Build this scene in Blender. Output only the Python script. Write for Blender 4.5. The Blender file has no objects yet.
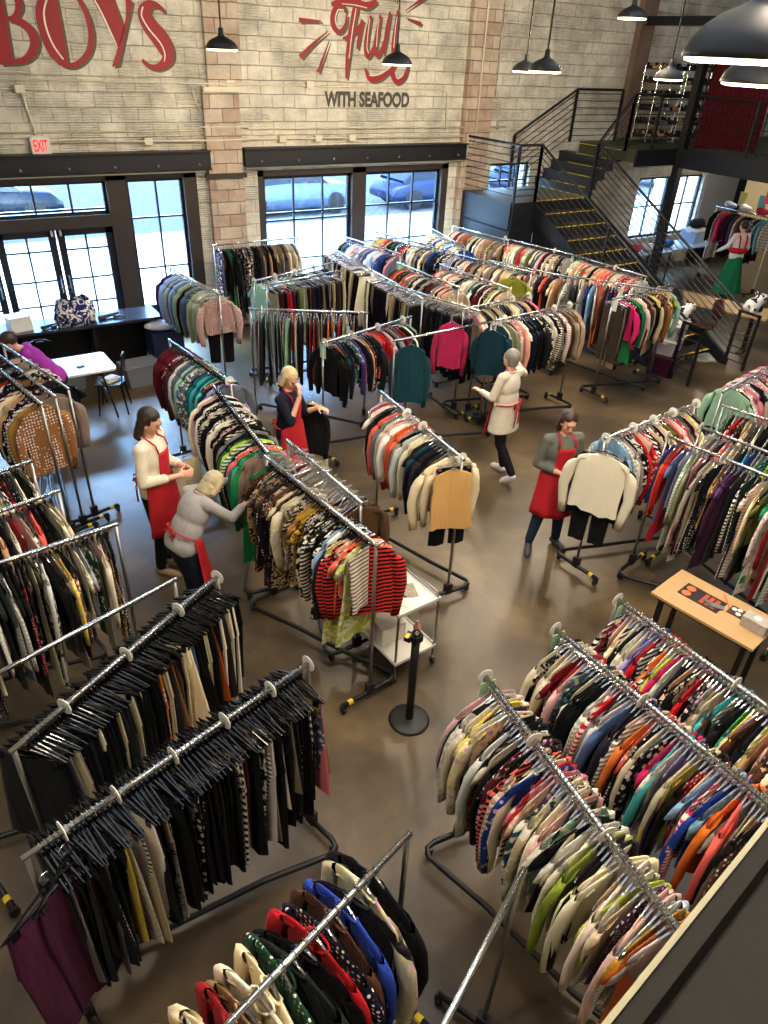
import bpy, bmesh, math, random
from mathutils import Vector, Matrix, Euler
random.seed(7)
PI = math.pi
sc = bpy.context.scene
COL = sc.collection
H = 4.6                      # eye height of the photographer above the shop floor (m)
YAW = math.radians(-33.24477834410827)
F = 710.0
# camera basis from the vertical vanishing point
_d = Vector((330.0-384.0, -(1600.0-512.0), -F)).normalized()
_up = -_d
_fw = Vector((0, 0, -1)); _h = (_fw - _up*_fw.dot(_up)).normalized()
_r = _h.cross(_up)
def ray(px, py):
    v = Vector((px-384.0, -(py-512.0), -F))
    w = (_r.dot(v), _h.dot(v), _up.dot(v))
    c, s = math.cos(YAW), math.sin(YAW)
    return Vector((c*w[0]-s*w[1], s*w[0]+c*w[1], w[2]))
def at(px, py, z):           # point of the photo at a known height above the floor
    w = ray(px, py); t = (z-H)/w[2]
    return Vector((w[0]*t, w[1]*t, z))
WY = 12.9                    # inner face of the back wall
def on_wall(px, py, y=WY):
    w = ray(px, py); t = y/w[1]
    return Vector((w[0]*t, y, H+w[2]*t))

def lin(c):
    return tuple(((v/255.0)/12.92 if v/255.0 <= 0.04045 else ((v/255.0+0.055)/1.055)**2.4) for v in c)

# ------------------------------------------------------------------ mesh builder
class MB:
    def __init__(s): s.v = []; s.f = []; s.m = []
    def add(s, vs, fs, mi=0):
        b = len(s.v); s.v += [tuple(p) for p in vs]
        for f in fs: s.f.append(tuple(i+b for i in f)); s.m.append(mi)
    def box(s, c, d, rz=0, mi=0, rot=None):
        hx, hy, hz = d[0]/2, d[1]/2, d[2]/2
        M = rot if rot is not None else Matrix.Rotation(rz, 3, 'Z')
        P = [Vector(c)+M@Vector((x*hx, y*hy, z*hz)) for z in (-1, 1) for (x, y) in ((-1,-1),(1,-1),(1,1),(-1,1))]
        s.add(P, [(3,2,1,0),(4,5,6,7),(0,1,5,4),(1,2,6,5),(2,3,7,6),(3,0,4,7)], mi)
        return s
    def bar(s, a, b, w, h, mi=0):
        a, b = Vector(a), Vector(b); d = b-a; L = d.length; d.normalize()
        up = Vector((0,0,1)) if abs(d.z) < 0.99 else Vector((0,1,0))
        x = d.cross(up).normalized(); y = x.cross(d)
        R = Matrix((x, d, y)).transposed()
        return s.box((a+b)/2, (w, L, h), rot=R, mi=mi)
    def tube(s, pts, r, n=8, mi=0, cap=True, closed=False, flat=None):
        pts = [Vector(p) for p in pts]; k = len(pts)
        rr = r if isinstance(r, (list, tuple)) else [r]*k
        rings = []; ref = None
        for i, p in enumerate(pts):
            if closed: d = pts[(i+1) % k]-pts[i-1]
            else: d = pts[min(i+1, k-1)]-pts[max(i-1, 0)]
            d.normalize()
            if ref is None:
                ref = Vector((0,0,1)) if abs(d.z) < 0.9 else Vector((0,1,0))
            x = d.cross(ref)
            if x.length < 1e-4: x = d.cross(Vector((1,0,0)))
            x.normalize(); y = x.cross(d).normalized(); ref = y
            rings.append([p + x*(math.cos(2*PI*j/n)*rr[i]) + y*(math.sin(2*PI*j/n)*rr[i]*(flat or 1)) for j in range(n)])
        vs = [q for g in rings for q in g]; fs = []
        m = k if closed else k-1
        for i in range(m):
            a, b = i*n, ((i+1) % k)*n
            for j in range(n): fs.append((a+j, a+(j+1) % n, b+(j+1) % n, b+j))
        if cap and not closed:
            fs.append(tuple(range(n-1, -1, -1))); fs.append(tuple(range((k-1)*n, k*n)))
        s.add(vs, fs, mi); return s
    def lathe(s, prof, c=(0,0,0), n=20, mi=0, M=None):
        vs = []; fs = []; k = len(prof)
        for (r, z) in prof:
            for j in range(n):
                a = 2*PI*j/n; p = Vector((r*math.cos(a), r*math.sin(a), z))
                if M is not None: p = M@p
                vs.append(p+Vector(c))
        for i in range(k-1):
            for j in range(n): fs.append((i*n+j, i*n+(j+1) % n, (i+1)*n+(j+1) % n, (i+1)*n+j))
        if prof[0][0] > 1e-4: fs.append(tuple(range(n-1, -1, -1)))
        if prof[-1][0] > 1e-4: fs.append(tuple(range((k-1)*n, k*n)))
        s.add(vs, fs, mi); return s
    def ell(s, c, r, n=16, k=10, mi=0, M=None):
        prof = [(math.sin(PI*i/k), -math.cos(PI*i/k)) for i in range(k+1)]
        vs = []; fs = []
        for i, (a, z) in enumerate(prof):
            if i in (0, k):
                p = Vector((0, 0, z*r[2])); vs.append(Vector(c)+(M@p if M is not None else p)); continue
            for j in range(n):
                p = Vector((a*math.cos(2*PI*j/n)*r[0], a*math.sin(2*PI*j/n)*r[1], z*r[2]))
                vs.append(Vector(c)+(M@p if M is not None else p))
        for j in range(n): fs.append((0, 1+(j+1) % n, 1+j))
        for i in range(k-2):
            for j in range(n):
                a, b = 1+i*n, 1+(i+1)*n
                fs.append((a+j, a+(j+1) % n, b+(j+1) % n, b+j))
        l = len(vs)-1; b = 1+(k-2)*n
        for j in range(n): fs.append((b+j, b+(j+1) % n, l))
        s.add(vs, fs, mi); return s
    def cap(s, p0, p1, r0, r1, n=12, mi=0):      # tapered capsule
        p0, p1 = Vector(p0), Vector(p1); d = (p1-p0); L = max(d.length, 1e-5); d = d/L
        pts = []; rr = []
        for i in range(4):
            a = PI/2*(1-i/4.0); pts.append(p0-d*(r0*math.sin(a))); rr.append(max(r0*math.cos(a), r0*.02))
        pts.append(p0); rr.append(r0); pts.append(p1); rr.append(r1)
        for i in range(1, 5):
            a = PI/2*i/4.0; pts.append(p1+d*(r1*math.sin(a))); rr.append(max(r1*math.cos(a), r1*.02))
        return s.tube(pts, rr, n, mi)
    def prism(s, poly, y0, y1, mi=0):             # polygon in x,z pulled along y
        k = len(poly)
        vs = [(p[0], y0, p[1]) for p in poly]+[(p[0], y1, p[1]) for p in poly]
        fs = [tuple(range(k)), tuple(range(2*k-1, k-1, -1))]
        for i in range(k): fs.append((i, k+i, k+(i+1) % k, (i+1) % k))
        s.add(vs, fs, mi); return s
    def mesh(s, name, mats, smooth=False):
        me = bpy.data.meshes.new(name); me.from_pydata(s.v, [], s.f)
        for m in (mats if isinstance(mats, (list, tuple)) else [mats]): me.materials.append(m)
        for p, mi in zip(me.polygons, s.m): p.material_index = mi
        if smooth: me.polygons.foreach_set('use_smooth', [True]*len(me.polygons))
        me.validate(); me.update(); return me
    def build(s, name, mats, parent=None, smooth=False, loc=None, rz=0):
        o = bpy.data.objects.new(name, s.mesh(name, mats, smooth)); COL.objects.link(o)
        if parent is not None: o.parent = parent
        if loc is not None: o.location = loc
        o.rotation_euler.z = rz
        return o
def tag(o, label=None, cat=None, group=None, kind=None):
    if label: o['label'] = label
    if cat: o['category'] = cat
    if group: o['group'] = group
    if kind: o['kind'] = kind
    return o
def empty(name, loc, rz=0, label=None, cat=None, group=None):
    o = bpy.data.objects.new(name, None); COL.objects.link(o)
    o.location = loc; o.rotation_euler.z = rz; o.empty_display_size = .1
    return tag(o, label, cat, group)
def struct(o): o['kind'] = 'structure'; return o
def kids(o): return [c for c in COL.objects if c.parent == o]
def copy_tree(o, children, parent=None):
    c = o.copy(); COL.objects.link(c)
    if parent is not None: c.parent = parent
    for ch in children.get(o.name, []): copy_tree(ch, children, c)
    return c
def child_map():
    m = {}
    for o in COL.objects:
        if o.parent: m.setdefault(o.parent.name, []).append(o)
    return m

# ------------------------------------------------------------------ materials
def nm(name):
    m = bpy.data.materials.new(name); m.use_nodes = True
    nt = m.node_tree; b = nt.nodes['Principled BSDF']
    return m, nt, b
def mat(name, rgb, rough=.6, metal=0, noise=0.0, nscale=8, bump=0.0, bscale=60, spec=None, srgb=True):
    m, nt, b = nm(name); c = lin(rgb) if srgb else rgb
    b.inputs['Roughness'].default_value = rough; b.inputs['Metallic'].default_value = metal
    if spec is not None: b.inputs['Specular IOR Level'].default_value = spec
    b.inputs['Base Color'].default_value = (*c, 1)
    if noise or bump:
        tc = nt.nodes.new('ShaderNodeTexCoord')
    if noise:
        n = nt.nodes.new('ShaderNodeTexNoise'); n.inputs['Scale'].default_value = nscale; n.inputs['Detail'].default_value = 5
        nt.links.new(tc.outputs['Object'], n.inputs['Vector'])
        mx = nt.nodes.new('ShaderNodeMix'); mx.data_type = 'RGBA'
        mx.inputs['A'].default_value = (*[v*(1-noise) for v in c], 1); mx.inputs['B'].default_value = (*[min(1, v*(1+noise)) for v in c], 1)
        nt.links.new(n.outputs['Fac'], mx.inputs['Factor']); nt.links.new(mx.outputs['Result'], b.inputs['Base Color'])
    if bump:
        n2 = nt.nodes.new('ShaderNodeTexNoise'); n2.inputs['Scale'].default_value = bscale; n2.inputs['Detail'].default_value = 4
        nt.links.new(tc.outputs['Object'], n2.inputs['Vector'])
        bp = nt.nodes.new('ShaderNodeBump'); bp.inputs['Strength'].default_value = bump; bp.inputs['Distance'].default_value = .01
        nt.links.new(n2.outputs['Fac'], bp.inputs['Height']); nt.links.new(bp.outputs['Normal'], b.inputs['Normal'])
    return m
def emis(name, rgb, s):
    m, nt, b = nm(name)
    b.inputs['Base Color'].default_value = (*lin(rgb), 1)
    b.inputs['Emission Color'].default_value = (*lin(rgb), 1); b.inputs['Emission Strength'].default_value = s
    return m
M = {}
M['chrome'] = mat('chrome', (205,205,205), .22, 1.0)
M['steel'] = mat('brushed_steel', (150,148,145), .32, 1.0)
M['black'] = mat('black_powder_coat', (11,11,13), .5)
M['black_gloss'] = mat('glossy_black_plastic', (10,10,11), .18)
M['rubber'] = mat('rubber', (28,28,30), .7)
M['yellow'] = mat('yellow_tape', (225,190,30), .5)
M['white'] = mat('white_plastic', (225,222,212), .4)
M['paint'] = mat('cream_paint', (214,204,178), .6, noise=.12, nscale=6)
M['wood_frame'] = mat('dark_brown_frame', (52,42,36), .5, noise=.2, nscale=5)
M['black_frame'] = mat('black_window_frame', (15,15,19), .4)
M['beam'] = mat('black_steel_beam', (11,13,20), .5, noise=.2, nscale=3)
M['red'] = mat('red_lettering', (146,14,22), .6, noise=.12, nscale=9, bump=.3, bscale=20)
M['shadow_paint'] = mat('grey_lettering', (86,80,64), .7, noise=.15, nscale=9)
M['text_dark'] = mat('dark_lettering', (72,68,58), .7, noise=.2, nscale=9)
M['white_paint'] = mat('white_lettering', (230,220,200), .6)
M['red_apron'] = mat('red_apron_cloth', (178,16,30), .8, noise=.12, nscale=14, bump=.3, bscale=30)
M['green_tag'] = mat('pale_green_tag', (170,205,165), .6)
M['pale_wood'] = mat('pale_wood', (184,148,100), .5, noise=.14, nscale=7)
M['tread'] = mat('tread_black', (26,26,28), .6)
M['skin'] = mat('skin', (222,168,140), .5, noise=.05)
def clear_mat():
    m, nt, b = nm('clear_plastic')
    b.inputs['Base Color'].default_value = (.62,.62,.64,1); b.inputs['Metallic'].default_value = .75; b.inputs['Roughness'].default_value = .16
    tr = nt.nodes.new('ShaderNodeBsdfTransparent'); mx = nt.nodes.new('ShaderNodeMixShader'); mx.inputs[0].default_value = .34
    out = nt.nodes['Material Output']
    nt.links.new(tr.outputs[0], mx.inputs[1]); nt.links.new(b.outputs[0], mx.inputs[2]); nt.links.new(mx.outputs[0], out.inputs[0])
    return m
M['clear'] = clear_mat()
def glass_mat():
    m, nt, b = nm('window_glass')
    tr = nt.nodes.new('ShaderNodeBsdfTransparent'); tr.inputs[0].default_value = (.80,.91,1.0,1)
    gl = nt.nodes.new('ShaderNodeBsdfGlossy'); gl.inputs['Roughness'].default_value = .03
    mx = nt.nodes.new('ShaderNodeMixShader'); mx.inputs[0].default_value = .07
    out = nt.nodes['Material Output']
    nt.links.new(tr.outputs[0], mx.inputs[1]); nt.links.new(gl.outputs[0], mx.inputs[2]); nt.links.new(mx.outputs[0], out.inputs[0])
    return m
M['glass'] = glass_mat()
def floor_mat():
    m, nt, b = nm('polished_concrete')
    tc = nt.nodes.new('ShaderNodeTexCoord')
    n = nt.nodes.new('ShaderNodeTexNoise'); n.inputs['Scale'].default_value = .9; n.inputs['Detail'].default_value = 8; n.inputs['Roughness'].default_value = .62; n.inputs['Distortion'].default_value = .5
    n2 = nt.nodes.new('ShaderNodeTexNoise'); n2.inputs['Scale'].default_value = 7; n2.inputs['Detail'].default_value = 6
    r = nt.nodes.new('ShaderNodeValToRGB')
    r.color_ramp.elements[0].position = .3; r.color_ramp.elements[0].color = (*lin((50,42,30)),1)
    r.color_ramp.elements[1].position = .72; r.color_ramp.elements[1].color = (*lin((116,97,69)),1)
    e = r.color_ramp.elements.new(.5); e.color = (*lin((82,68,48)),1)
    mx = nt.nodes.new('ShaderNodeMix'); mx.data_type = 'RGBA'; mx.blend_type = 'MULTIPLY'; mx.inputs['Factor'].default_value = .35
    r2 = nt.nodes.new('ShaderNodeMapRange'); r2.inputs['To Min'].default_value = .45; r2.inputs['To Max'].default_value = 1.35
    rr = nt.nodes.new('ShaderNodeMapRange'); rr.inputs['To Min'].default_value = .26; rr.inputs['To Max'].default_value = .46
    for q in (n, n2): nt.links.new(tc.outputs['Object'], q.inputs['Vector'])
    nt.links.new(n.outputs['Fac'], r.inputs['Fac']); nt.links.new(r.outputs['Color'], mx.inputs['A'])
    nt.links.new(n2.outputs['Fac'], r2.inputs['Value']); nt.links.new(r2.outputs['Result'], mx.inputs['B'])
    nt.links.new(mx.outputs['Result'], b.inputs['Base Color'])
    nt.links.new(n2.outputs['Fac'], rr.inputs['Value']); nt.links.new(rr.outputs['Result'], b.inputs['Roughness'])
    return m
M['floor'] = floor_mat()
def brick_mat(name, c1, c2, cm, ridge=True):
    m, nt, b = nm(name); b.inputs['Roughness'].default_value = .55
    N = nt.nodes.new; L = nt.links.new
    tc = N('ShaderNodeTexCoord'); sp = N('ShaderNodeSeparateXYZ'); L(tc.outputs['Object'], sp.inputs[0])
    ad = N('ShaderNodeMath'); ad.operation = 'ADD'; L(sp.outputs['X'], ad.inputs[0]); L(sp.outputs['Y'], ad.inputs[1])
    cb = N('ShaderNodeCombineXYZ'); L(ad.outputs[0], cb.inputs[0]); L(sp.outputs['Z'], cb.inputs[1])
    dn = N('ShaderNodeTexNoise'); dn.inputs['Scale'].default_value = 2.2; dn.inputs['Detail'].default_value = 4; L(tc.outputs['Object'], dn.inputs['Vector'])
    va = N('ShaderNodeVectorMath'); va.operation = 'MULTIPLY_ADD'; va.inputs[1].default_value = (.05,.05,0); L(dn.outputs['Color'], va.inputs[0]); L(cb.outputs[0], va.inputs[2])
    br = N('ShaderNodeTexBrick'); br.inputs['Scale'].default_value = 1; br.inputs['Brick Width'].default_value = .42; br.inputs['Row Height'].default_value = .205
    br.inputs['Mortar Size'].default_value = .007; br.inputs['Mortar Smooth'].default_value = .6; br.inputs['Bias'].default_value = -.1
    br.inputs['Color1'].default_value = (*lin(c1),1); br.inputs['Color2'].default_value = (*lin(c2),1); br.inputs['Mortar'].default_value = (*lin(cm),1)
    L(va.outputs[0], br.inputs['Vector'])
    n = N('ShaderNodeTexNoise'); n.inputs['Scale'].default_value = 3; n.inputs['Detail'].default_value = 9; n.inputs['Roughness'].default_value = .7; L(tc.outputs['Object'], n.inputs['Vector'])
    mr = N('ShaderNodeMapRange'); mr.inputs['From Min'].default_value = .3; mr.inputs['From Max'].default_value = .7; mr.inputs['To Min'].default_value = .6; mr.inputs['To Max'].default_value = 1.12; L(n.outputs['Fac'], mr.inputs['Value'])
    mx = N('ShaderNodeMix'); mx.data_type = 'RGBA'; mx.blend_type = 'MULTIPLY'; mx.inputs['Factor'].default_value = 1
    L(br.outputs['Color'], mx.inputs['A']); L(mr.outputs['Result'], mx.inputs['B']); L(mx.outputs['Result'], b.inputs['Base Color'])
    # ridged tile faces, broken edges
    wv = N('ShaderNodeTexWave'); wv.wave_type = 'BANDS'; wv.bands_direction = 'Z'; wv.inputs['Scale'].default_value = 9; wv.inputs['Distortion'].default_value = 1.2; L(tc.outputs['Object'], wv.inputs['Vector'])
    n3 = N('ShaderNodeTexNoise'); n3.inputs['Scale'].default_value = 1.3; n3.inputs['Detail'].default_value = 3; L(tc.outputs['Object'], n3.inputs['Vector'])
    th = N('ShaderNodeMapRange'); th.inputs['From Min'].default_value = .45; th.inputs['From Max'].default_value = .58; th.inputs['To Max'].default_value = .5 if ridge else .0; L(n3.outputs['Fac'], th.inputs['Value'])
    m1 = N('ShaderNodeMath'); m1.operation = 'MULTIPLY'; L(wv.outputs['Fac'], m1.inputs[0]); L(th.outputs['Result'], m1.inputs[1])
    m2 = N('ShaderNodeMath'); m2.operation = 'MULTIPLY_ADD'; m2.inputs[1].default_value = -1.3; L(br.outputs['Fac'], m2.inputs[0]); L(m1.outputs[0], m2.inputs[2])
    n4 = N('ShaderNodeTexNoise'); n4.inputs['Scale'].default_value = 9; n4.inputs['Detail'].default_value = 8; n4.inputs['Roughness'].default_value = .7; L(tc.outputs['Object'], n4.inputs['Vector'])
    m3 = N('ShaderNodeMath'); m3.operation = 'ADD'; L(m2.outputs[0], m3.inputs[0]); L(n4.outputs['Fac'], m3.inputs[1])
    bp = N('ShaderNodeBump'); bp.inputs['Strength'].default_value = .9; bp.inputs['Distance'].default_value = .035; L(m3.outputs[0], bp.inputs['Height']); L(bp.outputs['Normal'], b.inputs['Normal'])
    return m
M['brick'] = brick_mat('painted_tile_brick', (228,220,200), (220,211,190), (190,180,160))
M['brick_pier'] = brick_mat('painted_brick_pier', (208,192,170), (184,150,126), (130,112,96), False)
M['concrete'] = mat('pale_pavement', (208,206,202), .8, noise=.1, nscale=2)
M['asphalt'] = mat('asphalt', (92,96,102), .8, noise=.15, nscale=3)
M['ledge'] = mat('scuffed_dark_ledge', (34,29,21), .85, noise=.25, nscale=14, bump=.15, bscale=40)
M['ledge_edge'] = mat('cream_edge_strip', (176,164,128), .5)
M['plaster'] = mat('cream_wall_paint', (214,204,176), .8)
M['grey_wall'] = mat('grey_wall_paint', (150,150,150), .8)
M['ceil'] = mat('ceiling_paint', (120,116,108), .9)
# cloth: colour comes from each garment's own object colour
def cloth_mat(name, pat):
    m, nt, b = nm(name); N = nt.nodes.new; L = nt.links.new
    b.inputs['Roughness'].default_value = .85; b.inputs['Specular IOR Level'].default_value = .12
    try: b.inputs['Sheen Weight'].default_value = .03
    except Exception: pass
    oi = N('ShaderNodeObjectInfo'); tc = N('ShaderNodeTexCoord')
    off = N('ShaderNodeVectorMath'); off.operation = 'MULTIPLY_ADD'; off.inputs[1].default_value = (7,5,9)
    cb = N('ShaderNodeCombineXYZ')
    for i in range(3): L(oi.outputs['Random'], cb.inputs[i])
    L(cb.outputs[0], off.inputs[0]); L(tc.outputs['Object'], off.inputs[2]); V = off.outputs[0]
    def mix(fac, a, bb):
        x = N('ShaderNodeMix'); x.data_type = 'RGBA'; L(fac, x.inputs['Factor'])
        for inp, val in (('A', a), ('B', bb)):
            if isinstance(val, tuple): x.inputs[inp].default_value = (*lin(val),1)
            else: L(val, x.inputs[inp])
        return x.outputs['Result']
    def ramp(src, p0, p1):
        r = N('ShaderNodeMapRange'); r.inputs['From Min'].default_value = p0; r.inputs['From Max'].default_value = p1; L(src, r.inputs['Value']); return r.outputs['Result']
    C = oi.outputs['Color']
    if pat == 'plain': col = C
    elif pat in ('striped', 'dark-striped'):
        w = N('ShaderNodeTexWave'); w.bands_direction = 'Z'; w.inputs['Scale'].default_value = 9; w.inputs['Distortion'].default_value = .6; L(V, w.inputs['Vector'])
        col = mix(ramp(w.outputs['Fac'], .45, .55), C, (232,226,212) if pat == 'striped' else (18,18,22))
    elif pat == 'floral':
        v = N('ShaderNodeTexVoronoi'); v.inputs['Scale'].default_value = 24; L(V, v.inputs['Vector'])
        g = N('ShaderNodeMix'); g.data_type = 'RGBA'; g.inputs['Factor'].default_value = .6; g.inputs['B'].default_value = (*lin((225,190,170)),1); L(v.outputs['Color'], g.inputs['A'])
        col = mix(ramp(v.outputs['Distance'], .42, .36), C, g.outputs['Result'])
    elif pat == 'spotted':
        v = N('ShaderNodeTexVoronoi'); v.inputs['Scale'].default_value = 34; v.inputs['Randomness'].default_value = .3; L(V, v.inputs['Vector'])
        col = mix(ramp(v.outputs['Distance'], .3, .26), C, (235,230,220))
    elif pat == 'animal print':
        n = N('ShaderNodeTexNoise'); n.inputs['Scale'].default_value = 30; n.inputs['Detail'].default_value = 2; n.inputs['Distortion'].default_value = 1.5; L(V, n.inputs['Vector'])
        col = mix(ramp(n.outputs['Fac'], .5, .54), C, (26,22,20))
    elif pat == 'swirl print':
        n = N('ShaderNodeTexNoise'); n.inputs['Scale'].default_value = 9; n.inputs['Detail'].default_value = 2; n.inputs['Distortion'].default_value = 2.5; L(V, n.inputs['Vector'])
        col = mix(ramp(n.outputs['Fac'], .5, .54), C, (226,216,196))
    elif pat == 'checked':
        k = N('ShaderNodeTexChecker'); k.inputs['Scale'].default_value = 34; L(V, k.inputs['Vector'])
        col = mix(ramp(k.outputs['Fac'], .4, .6), C, (222,218,208))
    n = N('ShaderNodeTexNoise'); n.inputs['Scale'].default_value = 5; n.inputs['Detail'].default_value = 4; L(V, n.inputs['Vector'])
    bp = N('ShaderNodeBump'); bp.inputs['Strength'].default_value = .55; bp.inputs['Distance'].default_value = .04
    mp = N('ShaderNodeMapping'); mp.inputs['Scale'].default_value = (16, 16, 2.2); L(V, mp.inputs['Vector']); L(mp.outputs[0], n.inputs['Vector']); n.inputs['Scale'].default_value = 1
    L(n.outputs['Fac'], bp.inputs['Height']); L(bp.outputs['Normal'], b.inputs['Normal'])
    L(col, b.inputs['Base Color'])
    return m
PATS = ['plain', 'striped', 'dark-striped', 'floral', 'spotted', 'animal print', 'swirl print', 'checked']
CM = {p: cloth_mat('cloth_'+p.replace(' ', '_').replace('-', '_'), p) for p in PATS}
COLS = {'black':(8,8,10),'charcoal':(30,30,34),'grey':(120,118,116),'pale grey':(178,176,172),'white':(228,224,214),'ivory':(222,212,186),'cream':(216,200,162),
 'beige':(190,168,132),'tan':(172,136,92),'camel':(160,112,62),'brown':(88,58,38),'dark brown':(52,38,30),'rust':(176,82,38),'orange':(214,110,44),'coral':(222,96,78),
 'peach':(228,170,140),'blush pink':(222,176,170),'pink':(214,120,140),'hot pink':(206,44,100),'magenta':(168,34,96),'red':(178,24,32),'dark red':(110,20,30),'maroon':(74,20,30),
 'plum':(70,28,58),'purple':(78,48,112),'lavender':(160,148,192),'navy':(13,17,38),'royal blue':(32,60,142),'denim blue':(70,94,132),'sky blue':(134,170,204),'teal':(28,86,96),
 'dark teal':(18,52,62),'turquoise':(60,160,164),'mint':(150,196,172),'green':(38,120,72),'dark green':(26,62,44),'olive':(92,88,44),'sage':(132,140,108),'lime':(158,176,60),
 'yellow':(222,196,80),'mustard':(190,146,44),'slate':(86,98,110),'taupe':(130,114,98)}
# ================================================================== ROOM
def wall_y(name, x0, x1, z0, z1, y0, y1, holes, m):
    xs = sorted({x0, x1, *[h[0] for h in holes], *[h[1] for h in holes]}); zs = sorted({z0, z1, *[h[2] for h in holes], *[h[3] for h in holes]})
    mb = MB()
    solid = lambda i, k: 0 <= i < len(xs)-1 and 0 <= k < len(zs)-1 and not any(h[0] < (xs[i]+xs[i+1])/2 < h[1] and h[2] < (zs[k]+zs[k+1])/2 < h[3] for h in holes)
    for i in range(len(xs)-1):
        for k in range(len(zs)-1):
            if not solid(i, k): continue
            a, b_, c, d = xs[i], xs[i+1], zs[k], zs[k+1]
            mb.add([(a,y0,c),(b_,y0,c),(b_,y0,d),(a,y0,d)], [(0,1,2,3)]); mb.add([(a,y1,c),(b_,y1,c),(b_,y1,d),(a,y1,d)], [(3,2,1,0)])
            if not solid(i-1, k): mb.add([(a,y0,c),(a,y0,d),(a,y1,d),(a,y1,c)], [(0,1,2,3)])
            if not solid(i+1, k): mb.add([(b_,y0,c),(b_,y0,d),(b_,y1,d),(b_,y1,c)], [(3,2,1,0)])
            if not solid(i, k-1): mb.add([(a,y0,c),(b_,y0,c),(b_,y1,c),(a,y1,c)], [(3,2,1,0)])
            if not solid(i, k+1): mb.add([(a,y0,d),(b_,y0,d),(b_,y1,d),(a,y1,d)], [(0,1,2,3)])
    return struct(mb.build(name, m))
OP1 = (-0.6, 4.30, 0.0, 2.74); OP2 = (5.42, 9.62, 0.0, 2.70); OPS = (10.72, 11.85, 1.3, 2.66)
OPM1 = (15.5, 16.72, .75, 2.2); OPM2 = (16.9, 18.0, .75, 2.2)
CX0, CX1, CY0, CEIL = -3.5, 26.0, -4.0, 8.2
wall_y('wall_back', CX0, CX1, 0, CEIL, WY, WY+.35, [OP1, OP2, OPS, OPM1, OPM2, (19.55, 22.5, 0, 2.25)], M['brick'])
struct(MB().box(((CX0+CX1)/2, (CY0+WY)/2+.2, -.06), (CX1-CX0+.6, WY-CY0+.9, .12)).build('floor', M['floor']))
struct(MB().box((CX0-.15, (CY0+WY)/2, CEIL/2), (.3, WY-CY0+.7, CEIL)).build('wall_left', M['brick']))
struct(MB().box((CX1+.15, (CY0+WY)/2, CEIL/2), (.3, WY-CY0+.7, CEIL)).build('wall_right', M['brick']))
struct(MB().box(((CX0+CX1)/2, CY0-.15, CEIL/2), (CX1-CX0+.6, .3, CEIL)).build('wall_front', M['plaster']))
# ceiling with three long skylight panels added under it, glowing, out of view
SKY = [(-1, 4.2), (7.2, 12.4), (15.4, 20.6)]
struct(MB().box(((CX0+CX1)/2, (CY0+WY)/2+.2, CEIL+.1), (CX1-CX0+.6, WY-CY0+.9, .2)).build('ceiling', M['ceil']))
M['skylight'] = emis('skylight_glow', (220,232,255), 1.2)
for a, b_ in SKY:
    struct(MB().box(((a+b_)/2, 4.5, CEIL-.03), (b_-a, 8.5, .05)).build('window_skylight', M['skylight']))
# brick piers on the back wall
def pier(n, x0, x1, z0, z1, d, m): struct(MB().box(((x0+x1)/2, WY-d/2, (z0+z1)/2), (x1-x0, d, z1-z0)).build('trim_%d' % n, m))
pier(1, 4.50, 5.12, 0, 3.92, .10, M['brick_pier']); pier(2, 4.62, 5.20, 3.96, CEIL, .08, M['brick_pier'])
pier(3, 9.82, 10.48, 0, CEIL, .14, M['brick_pier']); pier(4, 14.30, 14.72, 3.1, CEIL, .16, mat('brown_stained_pier', (112,92,76), .7, noise=.45, nscale=4, bump=.5, bscale=12))
struct(MB().box((4.86, WY-.09, 3.94), (.72, .18, .07)).build('trim_5', M['paint']))
struct(MB().box((4.8, WY-.11, 2.66), (.72, .10, .07)).build('trim_6', M['wood_frame']))
# steel lintel beams with bolts
def lintel(x0, x1, z0, z1, n, lab):
    e = MB().box(((x0+x1)/2, WY-.09, (z0+z1)/2), (x1-x0, .18, z1-z0)).box(((x0+x1)/2, WY-.12, z0), (x1-x0, .24, .02)).box(((x0+x1)/2, WY-.12, z1), (x1-x0, .24, .02)).build('steel_lintel', M['beam'])
    tag(e, lab, 'beam')
    k = int((x1-x0)/.62)
    for i in range(k):
        x = x0+.3+i*(x1-x0-.5)/max(1, k-1)
        b_ = MB().lathe([(.022,0),(.022,.014),(.012,.02)], (0,0,0), 8, M=Matrix.Rotation(PI/2, 3, 'X')).build('bolt', M['steel'], e, loc=(x, WY-.18, z0+.07))
lintel(-.8, 4.52, 2.78, 3.05, 9, 'long black steel beam over the doors below the BOYS lettering')
lintel(5.14, 9.90, 2.80, 3.07, 8, 'black steel beam over the windows below WITH SEAFOOD')
struct(MB().box((1.9, WY-.13, 2.755), (5.0, .10, .03)).build('trim_7', M['paint']))
struct(MB().box((7.5, WY-.13, 2.775), (4.7, .10, .03)).build('trim_8', M['paint']))

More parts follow.
